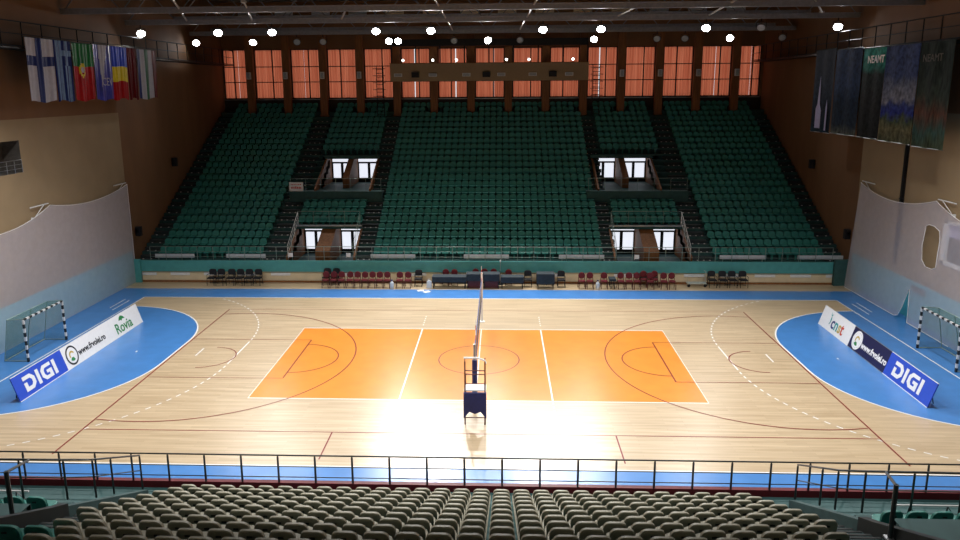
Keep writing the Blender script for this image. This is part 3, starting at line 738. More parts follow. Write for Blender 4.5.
# dark downpipe on the right wall, cable on the left, small wall speakers
mb = MB(); mb.box(XW - .15, XW - .001, 8.25, 8.43, 2.55, 10.6); mb.box(XW - .17, XW - .001, 8.22, 8.46, 2.5, 2.6); mb.box(XW - .17, XW - .001, 8.22, 8.46, 6.0, 6.06)
tag(mb.build('drain_pipe', M['black_metal'], origin=(XW, 8.34, 2.5)), 'dark vertical pipe on the right wall behind the net', 'pipe')
mb = MB(); mb.box(-.05, .0, -.62, .62, 0, .26); mb.box(-.06, 0, -.66, .66, .0, .03)
o = mb.build('vent_grille', M['steel']); o.location = (XW - .01, 5.9, 1.55); tag(o, 'grey vent strip low on the right wall behind the net', 'vent')
for i, (x, y, z, w) in enumerate(((-XW - .22, 20.7, 6.9, 'high on the left brown wall'), (-XW - .22, 14.5, 3.05, 'low on the left brown wall'), (XW + .12, 20.2, 6.7, 'high on the right brown wall'), (XW + .12, 14.1, 3.0, 'low on the right brown wall'))):
    s = 1 if x < 0 else -1
    t = thing('wall_speaker', 'small black loudspeaker %s beside the far stand' % w, 'speaker', (x, y, z), group='small wall loudspeakers by the far stand')
    mb = MB(); mb.box(*sorted((.06 * s, .36 * s)), -.16, .16, -.3, .3); mb.build('cabinet', M['black_cloth'], t)
    mb = MB(); mb.box(*sorted((0, .1 * s)), -.04, .04, -.06, .06); mb.build('bracket', M['black_metal'], t)
    mb = MB(); mb.lathe([(.10, 0), (.10, .02), (.04, .025)], 12, (.16 * s, -.16, .05), axis='y'); mb.build('cone', M['rail_paint'], t)

# ------------------------------------------------------------------ catwalks, flags, banners
CX = 21.2
for s in (-1, 1):
    sd = 'left' if s < 0 else 'right'
    t = thing('catwalk', 'dark steel catwalk with railing high along the %s wall' % sd, 'catwalk', (CX * s, 31, 13.9))
    mb = MB()
    mb.box(*sorted((0, (XW - CX) * s)), -44, 0, -.06, 0); mb.build('deck', M['black_metal'], t)
    for zz, r in ((1.15, .03), (.6, .02), (.06, .04)):
        mb = MB(); mb.tube([(0, -44, zz), (0, 0, zz)], r, 6); mb.build('rail', M['black_metal'], t)
    for k in range(29):
        mb = MB(); mb.tube([(0, -1.55 * k, 0), (0, -1.55 * k, 1.15)], .03, 6); mb.build('post', M['black_metal'], t)
def flag(name, label, y0, y1, zt, zb, mf, mats, seed):
    """hung cloth: vertical folds, bottom slightly swung; mf(u,v) gives the colour index, v counts from the top"""
    rnd = random.Random(seed); NU, NV = 40, 32; mb = MB(); ph = rnd.uniform(0, 6)
    yc = (y0 + y1) / 2
    for i in range(NU + 1):
        for j in range(NV + 1):
            u = i / NU; v = j / NV
            x = .12 + (.014 + .032 * v) * math.sin(u * 13 + ph + v * 1.2) + .014 * math.sin(u * 37 + ph)
            mb.v.append((x, (y0 - yc) + (y1 - y0) * u * (1 - .05 * v) - .08 * v, -(zt - zb) * v + .06 * v * math.sin(u * 7 + ph)))
    for i in range(NU):
        for j in range(NV):
            mb.f.append((i * (NV + 1) + j, (i + 1) * (NV + 1) + j, (i + 1) * (NV + 1) + j + 1, i * (NV + 1) + j + 1)); mb.m.append(mf((i + .5) / NU, (j + .5) / NV))
    t = thing(name, label, 'flag', (-CX + .03, yc - .22, zt), group='flags hung from the left catwalk')
    o = mb.build('cloth', mats, t, smooth=True, fix=False)
    sm = MB(); sm.tube([(.05, y0 - yc, .03), (.05, y1 - yc, .03)], .025, 6); sm.build('hanging_rod', M['rail_paint'], t)
    return t
zt, zb = 14.38, 11.42
flag('flag', 'white flag with a dark blue cross, leftmost of the hanging flags', 3.2, 5.42, zt, zb, lambda u, v: 1 if (.36 < u < .58 or .27 < v < .45) else 0, [M['f_white'], M['f_blue']], 1)
def greek(u, v):
    if v < .40:
        if u > .45: return 0 if (.66 < u < .80 or .17 < v < .25) else 1
    return 0 if int(u * 9) % 2 else 1
flag('flag', 'blue and white striped flag with a white cross', 5.46, 7.0, zt, zb, lambda u, v: 1 - greek(u, v), [M['f_blue'], M['f_sky']], 2)
flag('flag', 'green over red flag with a pale round emblem', 7.02, 9.05, zt - .03, zb, lambda u, v: 2 if ((u - .45) / .16) ** 2 + ((v - .46) / .12) ** 2 < 1 and ((u - .45) / .09) ** 2 + ((v - .46) / .07) ** 2 > 1 else (3 if ((u - .45) / .09) ** 2 + ((v - .46) / .07) ** 2 < .5 else (0 if v < .42 else 1)), [M['f_green'], M['f_red'], M['f_yellow'], M['f_white']], 3)
t = flag('flag', 'royal blue and white federation flag with white lettering', 9.08, 11.0, zt, zb, lambda u, v: 1 if abs(u - .55 + .25 * v) < .26 * (1 - 1.3 * v) else 0, [M['f_cev'], M['f_white']], 4)
text('CEV', 'lettering', M['f_white'], t, (.30, -.05, -2.0), .62, rot=(PI / 2, 0, PI / 2))
flag('flag', 'blue, yellow and red flag in three horizontal bands', 11.03, 12.85, zt, zb, lambda u, v: 0 if v < .36 else (1 if v < .67 else 2), [M['f_royal'], M['f_yellow'], M['f_red']], 5)
flag('flag', 'narrow dark red flag folded beside the tricolour', 12.88, 14.0, zt, zb, lambda u, v: 0, [M['f_dred']], 6)
flag('flag', 'flag of upright navy, white, green, white and red stripes, rightmost of the row', 14.02, 16.6, zt, zb, lambda u, v: 0 if u < .18 else (1 if u < .40 else (2 if u < .60 else (1 if u < .80 else 3))), [M['f_blue'], M['f_white'], M['f_dgreen'], M['f_dred']], 7)
BN = [
 (18.15, 15.3, 14.1, 9.05, 'dark printed banner with a white church tower, farthest back on the right wall', [(0, (.012, .03, .05)), (.3, (.012, .016, .026)), (.6, (.02, .03, .05)), (1, (.012, .016, .03))], .2),
 (15.2, 11.9, 14.0, 9.1, 'dark navy printed banner with faint clouds and a pale skyline at its foot', [(0, (.10, .11, .09)), (.14, (.018, .03, .05)), (.5, (.008, .018, .04)), (.8, (.02, .04, .10)), (1, (.015, .03, .08))], .25),
 (11.75, 9.3, 13.9, 9.08, 'charcoal printed banner with a teal top and white lettering', [(0, (.012, .014, .014)), (.5, (.018, .02, .022)), (.8, (.02, .03, .03)), (.88, (.03, .16, .14)), (1, (.04, .25, .21))], .1),
 (9.25, 6.0, 13.9, 9.05, 'banner printed with a cloudy blue sky over a green and gold garden', [(0, (.06, .07, .04)), (.2, (.13, .12, .06)), (.34, (.05, .07, .04)), (.42, (.02, .03, .20)), (.55, (.03, .045, .16)), (.64, (.17, .18, .23)), (.85, (.11, .13, .19)), (1, (.04, .06, .15))], .30),
 (5.9, 3.15, 13.9, 9.0, 'banner printed with dim green and brown rock columns, nearest on the right wall', [(0, (.04, .055, .03)), (.25, (.03, .07, .06)), (.5, (.10, .045, .03)), (.75, (.03, .045, .035)), (1, (.02, .03, .026))], .35)]
for i, (ya, yb, za, zb2, lab, st, dz) in enumerate(BN):
    t = thing('hanging_banner', lab, 'banner', (CX - .12, (ya + yb) / 2, za), group='printed banners hung from the right catwalk')
    h = za - zb2; w = ya - yb
    mt = ramp_mat('banner_print_%d' % (i + 1), [(min(1, p * (1 - dz) + dz * .5), c) for p, c in st], -h, 0, dz, 1.1, (1, 1.6, .5) if i == 4 else (1, 1, 1), fine=.55)
    mb = MB(); NU, NV = 14, 6
    for a in range(NU + 1):
        for c in range(NV + 1): mb.v.append((.03 * math.sin(a * .9 + i), w * (a / NU - .5) * (1 - .015 * c / NV), -h * c / NV))
    for a in range(NU):
        for c in range(NV): mb.f.append((a * (NV + 1) + c, a * (NV + 1) + c + 1, (a + 1) * (NV + 1) + c + 1, (a + 1) * (NV + 1) + c)); mb.m.append(0)
    mb.build('cloth', mt, t, smooth=True, fix=False)
    mb = MB(); mb.tube([(.02, -w / 2, .02), (.02, w / 2, .02)], .03, 6); mb.build('hanging_rod', M['rail_paint'], t)
    mb = MB(); mb.tube([(.0, -w / 2 * .98, -h), (0, w / 2 * .98, -h)], .02, 6); mb.build('hem_rod', M['steel'], t)
    R = (PI / 2, 0, -PI / 2)
    if i == 2: text('NEAMT', 'lettering', M['print_white'], t, (-.06, -.35, -.62), .55, rot=R, off=.01)
    if i == 4: text('NEAMT', 'lettering', M['clear_grey'], t, (-.06, .25, -.75), .5, rot=R)
    if i == 0:
        mb = MB(); mb.prism([(.7, -4.8), (.7, -3.6), (.5, -3.3), (.42, -2.4), (.33, -1.6), (.24, -2.4), (.15, -3.3), (-.1, -3.7), (-.1, -4.8)], -.055, -.045, 'x'); mb.prism([(-.75, -4.9), (-.75, -3.5), (-.85, -3.0), (-.95, -3.5), (-.95, -4.9)], -.055, -.045, 'x')
        mb.build('tower_print', M['lilac'], t)

# ------------------------------------------------------------------ roof trusses
def truss(y, z0, z1, i, lab):
    t = thing('roof_truss', lab, 'truss', (0, y, z0), group='roof trusses')
    for z, r in ((0, .13), (z1 - z0, .11)):
        mb = MB(); mb.box(-22.2, 22.2, -r, r, z - r, z + r); mb.box(-22.2, 22.2, -r * 1.7, r * 1.7, z + r, z + r + .03); mb.build('chord', M['truss'], t)
    n = 14; st = 44.2 / n
    for k in range(n):
        a = -22.1 + st * k; mb = MB()
        mb.tube([(a, 0, 0), (a + st / 2, 0, z1 - z0)], .032, 5); mb.tube([(a + st / 2, 0, z1 - z0), (a + st, 0, 0)], .032, 5); mb.build('web', M['truss'], t)
for i, y in enumerate((25.0, 15.2, 8.3, -4.2, -15.2)): truss(y, 16.0, 17.75, i, 'grey steel roof truss spanning the hall, %s from the back wall' % ORD[i + 1])
for i, (y, z) in enumerate(((29.2, 16.55), (22.5, 16.85), (20.0, 17.25), (13.2, 17.3), (10.6, 17.6))):
    mb = MB(); mb.box(-22.2, 22.2, y - .06, y + .06, z - .14, z + .14); mb.box(-22.2, 22.2, y - .12, y + .12, z + .14, z + .17); mb.box(-22.2, 22.2, y - .12, y + .12, z - .17, z - .14)
    struct(mb.build('beam' if i == 0 else 'beam.%03d' % i, M['truss'], origin=(0, y, z)), 'grey roof purlin between the trusses, %s from the back wall' % ORD[i + 1], 'beam')
for i, (p, q) in enumerate((((-7.2, 9.0), (-9.2, 17)), ((-2.2, 5.2), (-2.6, 25.9)), ((2.7, 5.2), (2.35, 25.5)), ((8.2, 8.5), (7.9, 17.5)), ((12.4, 6), (13.6, 17.5)), ((-11.5, 5.5), (-14.8, 17.)), ((-14, 3), (-19, 17)), ((13.5, 1), (19.5, 14)))):
    mb = MB(); mb.tube([(p[0], p[1], 16.1), (q[0], q[1], 16.1)], .055, 6); mb.box(p[0] - .12, p[0] + .12, p[1] - .12, p[1] + .12, 16.05, 16.15); mb.box(q[0] - .12, q[0] + .12, q[1] - .12, q[1] + .12, 16.05, 16.15)
    struct(mb.build('beam_brace' if i == 0 else 'beam_brace.%03d' % i, M['truss_light'], origin=(p[0], p[1], 16.1)), 'slim pale diagonal roof brace near x %s of the hall roof' % ('far left', 'left of centre', 'right of centre', 'right', 'far right', 'left', 'outer left', 'outer right')[[5, 1, 2, 3, 4, 0, 6, 7][i]] if False else 'slim pale diagonal roof brace, %s' % ('second left of the gallery', 'over the left end of the gallery', 'over the right end of the gallery', 'second right of the gallery', 'third right of the gallery', 'third left of the gallery', 'by the left catwalk', 'by the right catwalk')[i], 'brace')

# ------------------------------------------------------------------ floodlights
def floodlight():
    t = thing('floodlight', '', 'lamp', group='floodlights under the roof')
    # local frame: lens faces -y and tilts with the housing; the hanger stays upright
    mb = MB(); mb.lathe([(.06, .34), (.12, .32), (.16, .22), (.25, .02), (.27, 0), (.27, -.03), (.245, -.03), (.24, .01)], 18, (0, 0, 0), axis='y'); mb.build('housing', M['housing'], t, smooth=True)
    mb = MB(); mb.lathe([(.24, -.012), (.2, -.03), (.1, -.042), (.01, -.045)], 18, (0, 0, 0), axis='y'); mb.build('lens', M['lens_on'], t, smooth=True)
    mb = MB(); mb.tube([(-.29, 0, 0), (-.29, 0, .28), (0, 0, .36), (.29, 0, .28), (.29, 0, 0)], .02, 6); mb.tube([(0, 0, .36), (0, 0, .56)], .03, 6); mb.box(-.1, .1, -.1, .1, .52, .56); mb.build('hanger', M['black_metal'], t)
    return t
POWER = 3000
LAMPS = [(x, 15.2, 15.36, 'nearer ceiling row', i, 2.5 if abs(x) < 5 else .9 if abs(x) < 8 else (.32 if abs(x) < 18 else .02)) for i, x in enumerate((-21.3, -16.46, -13.09, -6.66, -3.3, 3.5, 6.99, 13.25, 21.0))]
LAMPS += [(x, 25.0, 15.36, 'farther ceiling row', i, .85 if abs(x) < 2 else .35 if abs(x) < 8 else (.25 if abs(x) < 18 else .03)) for i, x in enumerate((-21.8, -17.49, -7.31, -6.64, .01, 7.76, 17.56))]
LAMPS += [(x, -15.2, 15.36, 'row above the near seats', i, .55 if abs(x) < 8 else .2) for i, x in enumerate((-16.5, -10, -5, 0, 5, 10, 16.5))]
LAMPS += [(x, -4.2, 15.36, 'row over the court', i, .9 if abs(x) < 14 else 1.6) for i, x in enumerate((-17, -11, -5, 5, 11, 17))]
fl = floodlight(); firstl = True
OFF = [(-14.18, 25, 15.36), (-12.23, 25, 15.36), (-2.49, 25, 15.36), (2.36, 25, 15.36), (12.32, 25, 15.36), (14.33, 25, 15.36), (16.5, 15.2, 15.36), (21.3, 25, 15.36)]
def aim(o, rot):
    for ch in o.children:
        if not ch.name.startswith('hanger'): ch.rotation_euler = rot
for (x, y, z, w, i, pw) in LAMPS:
    ay = -1.5 if y > 5 else -12.5
    d = Vector((x * .62, ay, 0)) - Vector((x, y, z))
    if abs(y) < 5: d = Vector((0, .02, -1))
    rot = d.to_track_quat('-Y', 'Z').to_euler()
    lab = 'lit round floodlight in the %s, %s from the left' % (w, ORD[i + 1])
    if firstl: o = fl; fl.location = (x, y, z); fl['label'] = lab; firstl = False
    else: o = dup(fl, (x, y, z), None, lab)
    aim(o, rot)
    ld = bpy.data.lights.new('floodlight_beam', 'SPOT'); ld.energy = POWER * pw; ld.spot_size = math.radians(92 if y < -5 else (128 if y < 5 else 104)); ld.spot_blend = .6; ld.shadow_soft_size = .24
    ld.color = (1., .985, .97)
    lo = bpy.data.objects.new('floodlight_beam', ld); COL.objects.link(lo)
    lo.location = Vector((x, y, z)) + d.normalized() * .12; lo.rotation_euler = d.to_track_quat('-Z', 'Y').to_euler()
for i, (x, y, z) in enumerate(OFF):
    d = Vector((x * .62, -1.5, 0)) - Vector((x, y, z))
    o = dup(fl, (x, y, z), None, 'unlit grey floodlight under the roof, %s from the left' % ORD[i + 1], 'unlit floodlights under the roof')
    aim(o, d.to_track_quat('-Y', 'Z').to_euler())
    for ch in o.children:
        if ch.name.startswith('lens'):
            ch.data = ch.data.copy(); ch.data.materials[0] = M['lens_off']

# ------------------------------------------------------------------ gallery, ladders, pillar boxes
t = thing('press_gallery', 'long tan gallery parapet in front of the back windows', 'gallery', (0, 29.6, 12.5))
mb = MB(); mb.box(-7.95, 7.95, 0, .12, 0, 1.38); mb.build('parapet', M['gallery'], t)
mb = MB(); mb.box(-7.95, 7.95, .12, 1.0, 0, .12); mb.build('floor_slab', M['black_metal'], t)
mb = MB(); mb.box(-8.0, 8.0, -.03, .17, 1.38, 1.43); mb.build('top_rail', M['wood_panel'], t)
for x in [-7.9 + 1.975 * k for k in range(9)]:
    mb = MB(); mb.box(x - .05, x + .05, .5, .6, 1.38, 2.75); mb.build('upright', M['black_metal'], t)
mb = MB(); mb.box(-7.95, 7.95, .45, .65, 2.75, 3.3); mb.build('header', M['black_metal'], t)
for i, x in enumerate((-5.7, 0., 5.3)):
    tt = thing('gallery_speaker', 'black loudspeaker box on the gallery front, %s from the left' % ORD[i + 1], 'speaker', (x - .2, 29.58, 12.78), group='black boxes on the gallery front')
    mb = MB(); mb.box(-.3, .3, -.25, 0, 0, .42); mb.build('cabinet', M['black_cloth'], tt); mb = MB(); mb.box(-.26, .26, -.26, -.25, .04, .38); mb.build('grille', M['black_metal'], tt)
for i, x in enumerate((-7.1, -4.3, -1.6, 1.2, 3.7, 6.6)):
    tt = thing('gallery_floodlight', 'flat grey floodlight on the gallery front, %s from the left' % ORD[i + 1], 'lamp', (x - .2, 29.58, 12.85), group='grey floodlights on the gallery front')
    mb = MB(); mb.box(-.32, .32, -.16, 0, 0, .26); mb.build('housing', M['white'], tt); mb = MB(); mb.box(-.27, .27, -.18, -.16, .03, .23); mb.build('glass', M['lens_off'], tt)
for i, x in enumerate((-6.7, -4.3, -2.4, 1.6, 3.4, 6.9)):
    tt = thing('desk_lamp', 'tiny lit globe lamp on the gallery parapet, %s from the left' % ORD[i + 1], 'lamp', (x - .2, 29.68, 13.94), group='tiny lamps on the gallery parapet')
    mb = MB(); mb.tube([(0, 0, 0), (0, 0, .12)], .02, 6); mb.build('stem', M['black_metal'], tt); mb = MB(); mb.lathe([(.01, .10), (.08, .13), (.1, .2), (.08, .27), (.01, .3)], 10); mb.build('globe', M['globe'], tt, smooth=True)
for s in (-1, 1):
    tt = thing('cage_ladder', 'dark caged ladder at the %s end of the gallery' % ('left' if s < 0 else 'right'), 'ladder', (8.72 * s - .12, 29.9, 9.7), group='ladders at the gallery ends')
    for e in (-.28, .28):
        mb = MB(); mb.tube([(e, 0, 0), (e, 0, 4.0)], .03, 6); mb.build('stile', M['black_metal'], tt)
    mb = MB()
    for k in range(13): mb.tube([(-.28, 0, .3 * k + .15), (.28, 0, .3 * k + .15)], .025, 5)
    mb.build('rungs', M['black_metal'], tt)
    mb = MB()
    for k in range(5): mb.tube([(x_, y_, 1.6 + .55 * k) for x_, y_ in ((-.28, 0), (-.5, -.4), (0, -.65), (.5, -.4), (.28, 0))], .022, 5)
    mb.build('cage', M['black_metal'], tt)
PB = [0, 1, 2, 3, 10, 11, 12, 13]
for i, k in enumerate(PB):
    tt = thing('column_lamp', 'small pale lamp box on the %s brown column from the left' % ORD[k + 1], 'lamp', (PX[k], 30.53, 12.75), group='small lamp boxes on the columns')
    mb = MB(); mb.box(-.16, .16, -.2, 0, 0, .55); mb.build('housing', M['white'], tt); mb = MB(); mb.box(-.12, .12, -.22, -.2, .05, .5); mb.build('glass', M['lens_off'], tt)

# ------------------------------------------------------------------ volleyball net and umpire stand
t = thing('volleyball_net', 'volleyball net across the middle of the orange court, seen end on', 'net', (0, 0, 0))
mb = MB(); mb.add([(0, -4.9, 1.43), (0, 4.9, 1.43), (0, 4.9, 2.43), (0, -4.9, 2.43)], [(0, 1, 2, 3)]); mb.build('mesh', M['mesh'], t, fix=False)
mb = MB(); mb.box(-.022, .022, -4.9, 4.9, 2.37, 2.44); mb.build('top_tape', M['navy'], t)
mb = MB(); mb.box(-.018, .018, -4.9, 4.9, 1.40, 1.45); mb.build('bottom_tape', M['navy'], t)
for y in (-4.5, 4.4):
    mb = MB(); mb.box(-.024, .024, y - .03, y + .03, 1.43, 2.43); mb.build('side_band', M['white'], t)
    for k in range(9):
        pass
    mb = MB()
    for k in range(9): mb.tube([(.012, y, 1.43 + .2 * k), (.012, y, 1.63 + .2 * k)], .012, 6, m=k % 2)
    mb.build('antenna', [M['white'], M['print_red']], t)
for y, mt, lab in ((-5.5, M['navy'], 'navy padded near post'), (5.45, M['white'], 'pale far post')):
    mb = MB(); mb.tube([(0, y, 0), (0, y, 2.62)], .05, 10); mb.lathe([(.16, 0), (.16, .03), (.06, .05)], 12, (0, y, 0)); o = mb.build('post', M['white'] if y > 0 else M['steel'], t); o['label'] = lab
    if y < 0:
        mb = MB(); mb.tube([(0, y, .1), (0, y, 2.0)], .10, 10); mb.build('post_pad', mt, t)
for z in (1.43, 2.42):
    for a, c in ((-5.5, -4.9), (4.9, 5.45)):
        mb = MB(); mb.tube([(0, a, z), (0, c, z)], .012, 5); mb.build('tension_cord', M['rope'], t)
t = thing('umpire_stand', 'dark red umpire stand with white platform and navy padding by the net', 'stand', (.05, -6.6, 0))
for x in (-.36, .36):
    mb = MB(); mb.tube([(x, -.15, 0), (x, -.05, 2.35), (x, .0, 2.5)], .026, 6); mb.build('front_upright', M['red_frame'], t)
    mb = MB(); mb.tube([(x, .75, 0), (x, .3, 1.75)], .022, 6); mb.build('rear_leg', M['red_frame'], t)
mb = MB()
for z in (.25, 2.05): mb.tube([(-.36, -.1, z), (.36, -.1, z)], .02, 6)
mb.tube([(-.36, .3, 1.75), (.36, .3, 1.75)], .02, 6); mb.build('cross_bar', M['red_frame'], t)
mb = MB(); mb.box(-.40, .40, -.1, .45, 1.26, 1.31); mb.build('platform', M['white'], t)
mb = MB(); mb.tube([(-.40, -.02, 2.5), (.1, -.02, 2.5), (.36, -.02, 2.4), (.40, -.02, 2.3)], .035, 6); mb.build('hand_rail', M['white'], t)
mb = MB(); mb.prism([(-.41, 1.24), (.41, 1.24), (.41, .26), (.2, .52), (.0, .44), (-.2, .52), (-.41, .26)], -.22, -.12, 'y'); mb.build('padding', M['navy'], t)
mb = MB()
for k in range(5): mb.tube([(-.36, .62 - .1 * k, .3 + .28 * k), (.36, .62 - .1 * k, .3 + .28 * k)], .016, 6)
mb.build('ladder_rung', M['red_frame'], t)

# ------------------------------------------------------------------ handball goals
for s, yc, lab in ((-1, .62, 'black and white striped handball goal by the left wall'), (1, .34, 'black and white striped handball goal by the right wall')):
    t = thing('handball_goal', lab, 'goal', (20.25 * s, yc, 0))
    for e in (-1.5, 1.5):
        mb = MB(); n = 10
        for k in range(n): mb.box(-.04, .04, e - .04, e + .04, 1.96 * k / n, 1.96 * (k + 1) / n, (k + 1) % 2)
        mb.build('goal_post', [M['white_stripe'], M['black_stripe']], t)
    mb = MB(); n = 15
    for k in range(n): mb.box(-.04, .04, -1.5 + 3 * k / n, -1.5 + 3 * (k + 1) / n, 1.92, 2.0, (k + 1) % 2)
    mb.build('crossbar', [M['white_stripe'], M['black_stripe']], t)
    mb = MB(); mb.tube([(.0, -1.5, .03), (1.1 * s, -1.5, .03), (1.1 * s, 1.5, .03), (0, 1.5, .03)], .025, 6)
    for e in (-1.5, 1.5): mb.tube([(0, e, 2.0), (.75 * s, e, 1.95), (1.1 * s, e, .03)], .02, 6)
    mb.tube([(.75 * s, -1.5, 1.95), (.75 * s, 1.5, 1.95)], .018, 6); mb.build('net_frame', M['green_rail'], t)
    mb = MB(); q = [(.0, 2.0), (.75, 1.95), (1.1, .03)]
    mb.add([(x * s, y, z) for y in (-1.5, 1.5) for x, z in q] + [(0, -1.5, .03), (0, 1.5, .03)], [(0, 1, 4, 3), (1, 2, 5, 4), (0, 1, 2, 6), (3, 4, 5, 7)]); mb.build('goal_net', M['goal_net'], t, fix=False)
    mb = MB(); mb.tube([(.7 * s, .2, 1.95), (.95 * s, .2, 1.0), (1.08 * s, .2, .05)], .025, 6); mb.build('rear_strut', M['green_rail'], t)

# ------------------------------------------------------------------ advertising boards
def board(loc, rot, w, face, lab, kind):
    t = thing('advert_board', lab, 'board', loc, rot, 'advertising boards beside the goal areas')
    H = 1.0
    mb = MB(); mb.box(0, w, 0, .04, 0, H); mb.build('panel', M[face], t)
    mb = MB(); mb.box(0, w, -.004, .045, H, H + .02); mb.box(0, w, -.01, .05, -.01, .02); mb.build('edge_trim', M['white'] if face != 'board_navy' else M['steel'], t)
    for x in (.4, w - .4):
        mb = MB(); mb.tube([(x, .04, .8), (x, .42, .13)], .02, 6); mb.build('rear_support', M['rail_paint'], t)
    R = (PI / 2, 0, 0); y = -.006
    if kind == 'digi':
        mb = MB(); hx, z0, z1, th = w * .22, .26, .74, .14
        def bar(a, b2, c, d): mb.box(a, b2, y - .004, y, c, d)
        # D
        x = hx; mb.prism([(x, z0), (x + .38, z0), (x + .55, z0 + .14), (x + .55, z1 - .14), (x + .38, z1), (x, z1), (x, z1 - .12), (x + .33, z1 - .12), (x + .40, z1 - .19), (x + .40, z0 + .19), (x + .33, z0 + .12), (x + .15, z0 + .12), (x + .15, z1 - .2), (x, z1 - .2)], y - .004, y, 'y')
        x += .64; bar(x, x + .15, z0, z1)
        x += .24; mb.prism([(x + .55, z1), (x + .15, z1), (x, z1 - .13), (x, z0 + .13), (x + .15, z0), (x + .55, z0), (x + .55, z0 + .28), (x + .28, z0 + .28), (x + .28, z0 + .18), (x + .40, z0 + .18), (x + .40, z0 + .11), (x + .22, z0 + .11), (x + .15, z0 + .18), (x + .15, z1 - .18), (x + .22, z1 - .11), (x + .55, z1 - .11)], y - .004, y, 'y')
        x += .64; bar(x, x + .15, z0, z1)
        o = mb.build('lettering', M['print_white'], t); o.scale = (1.3, 1, 1.3); o.location = (-w * .12, 0, -.15)
    if kind == 'web':
        c = (.62, .5); ink = M['print_white'] if face == 'board_navy' else M['print_black']
        mb = MB(); n = 32
        ring = lambda r0, r1, a, b2, yy: mb.add([(c[0] + r * math.cos(a + (b2 - a) * i / n), yy, c[1] + r * math.sin(a + (b2 - a) * i / n)) for i in range(n + 1) for r in (r0, r1)], [(2 * i, 2 * i + 1, 2 * i + 3, 2 * i + 2) for i in range(n)])
        ring(.36, .44, 0, 2 * PI, y); mb.build('emblem_ring', M['print_black'] if face != 'board_navy' else M['print_white'], t, fix=False)
        mb = MB(); ring(.0, .355, 0, 2 * PI, y); mb.build('emblem_disc', M['print_white'], t, fix=False)
        mb = MB(); ring(.12, .20, .4, 3.6, y - .003); mb.build('emblem_swirl', M['print_gold'], t, fix=False)
        mb = MB(); ring(.10, .26, 3.9, 5.2, y - .004); mb.build('emblem_arc', M['print_green'], t, fix=False)
        text('www.frvolei.ro', 'lettering', ink, t, (2.26, y, .44), .40, R, sx=.95, off=.014 if face == 'board_navy' else .010)
    if kind == 'tree':
        text('Rovia', 'lettering', M['print_green'], t, (w * .5, y, .36), .72, R, off=.01)
        mb = MB(); mb.prism([(w * .5 - .28, .70), (w * .5 - .1, .72), (w * .5, .64), (w * .5 + .06, .73), (w * .5 + .33, .70), (w * .5 + .2, .84), (w * .5, .92), (w * .5 - .15, .86)], y - .004, y, 'y'); mb.build('tree_emblem', M['print_green'], t)
    if kind == 'cnst':
        for ch, x, m in (('c', -.36, 'print_navy'), ('n', .02, 'print_teal'), ('s', .38, 'print_gold'), ('t', .66, 'print_red')): text(ch, 'lettering', M[m], t, (w * .52 + x, y, .46), .82, R, off=.014)
        mb = MB(); x = w * .52 - .72
        mb.prism([(x, .75), (x + .1, .58), (x + .06, .36), (x - .05, .28), (x + .02, .45), (x - .02, .6)], y - .004, y, 'y'); mb.prism([(x - .14, .9), (x - .04, .78), (x + .1, .86), (x, .74), (x - .1, .76)], y - .004, y, 'y'); mb.build('figure_emblem', M['print_teal'], t)
    return t
TL = math.atan2(.30, .95)
ln = 10.33
board((-17.78, -5.27, .012), (-TL, 0, PI / 2 + .006), 3.35, 'digi', 'blue board reading DIGI at the near end of the left row', 'digi')
board((-17.80, -1.92, .012), (-TL, 0, PI / 2 + .006), 3.45, 'board_white', 'white board with a round emblem and web address in the left row', 'web')
board((-17.82, 1.53, .012), (-TL, 0, PI / 2 + .006), 3.53, 'board_white', 'white board with green lettering at the far end of the left row', 'tree')
board((17.24, 5.5, .012), (-TL, 0, -PI / 2 - .02), 3.42, 'board_white', 'white board with colourful lettering at the far end of the right row', 'cnst')
board((17.172, 2.08, .012), (-TL, 0, -PI / 2 - .02), 3.45, 'board_navy', 'navy board with a round emblem and web address in the right row', 'web')
board((17.104, -1.37, .012), (-TL, 0, -PI / 2 - .02), 3.5, 'digi', 'blue board reading DIGI at the near end of the right row', 'digi')

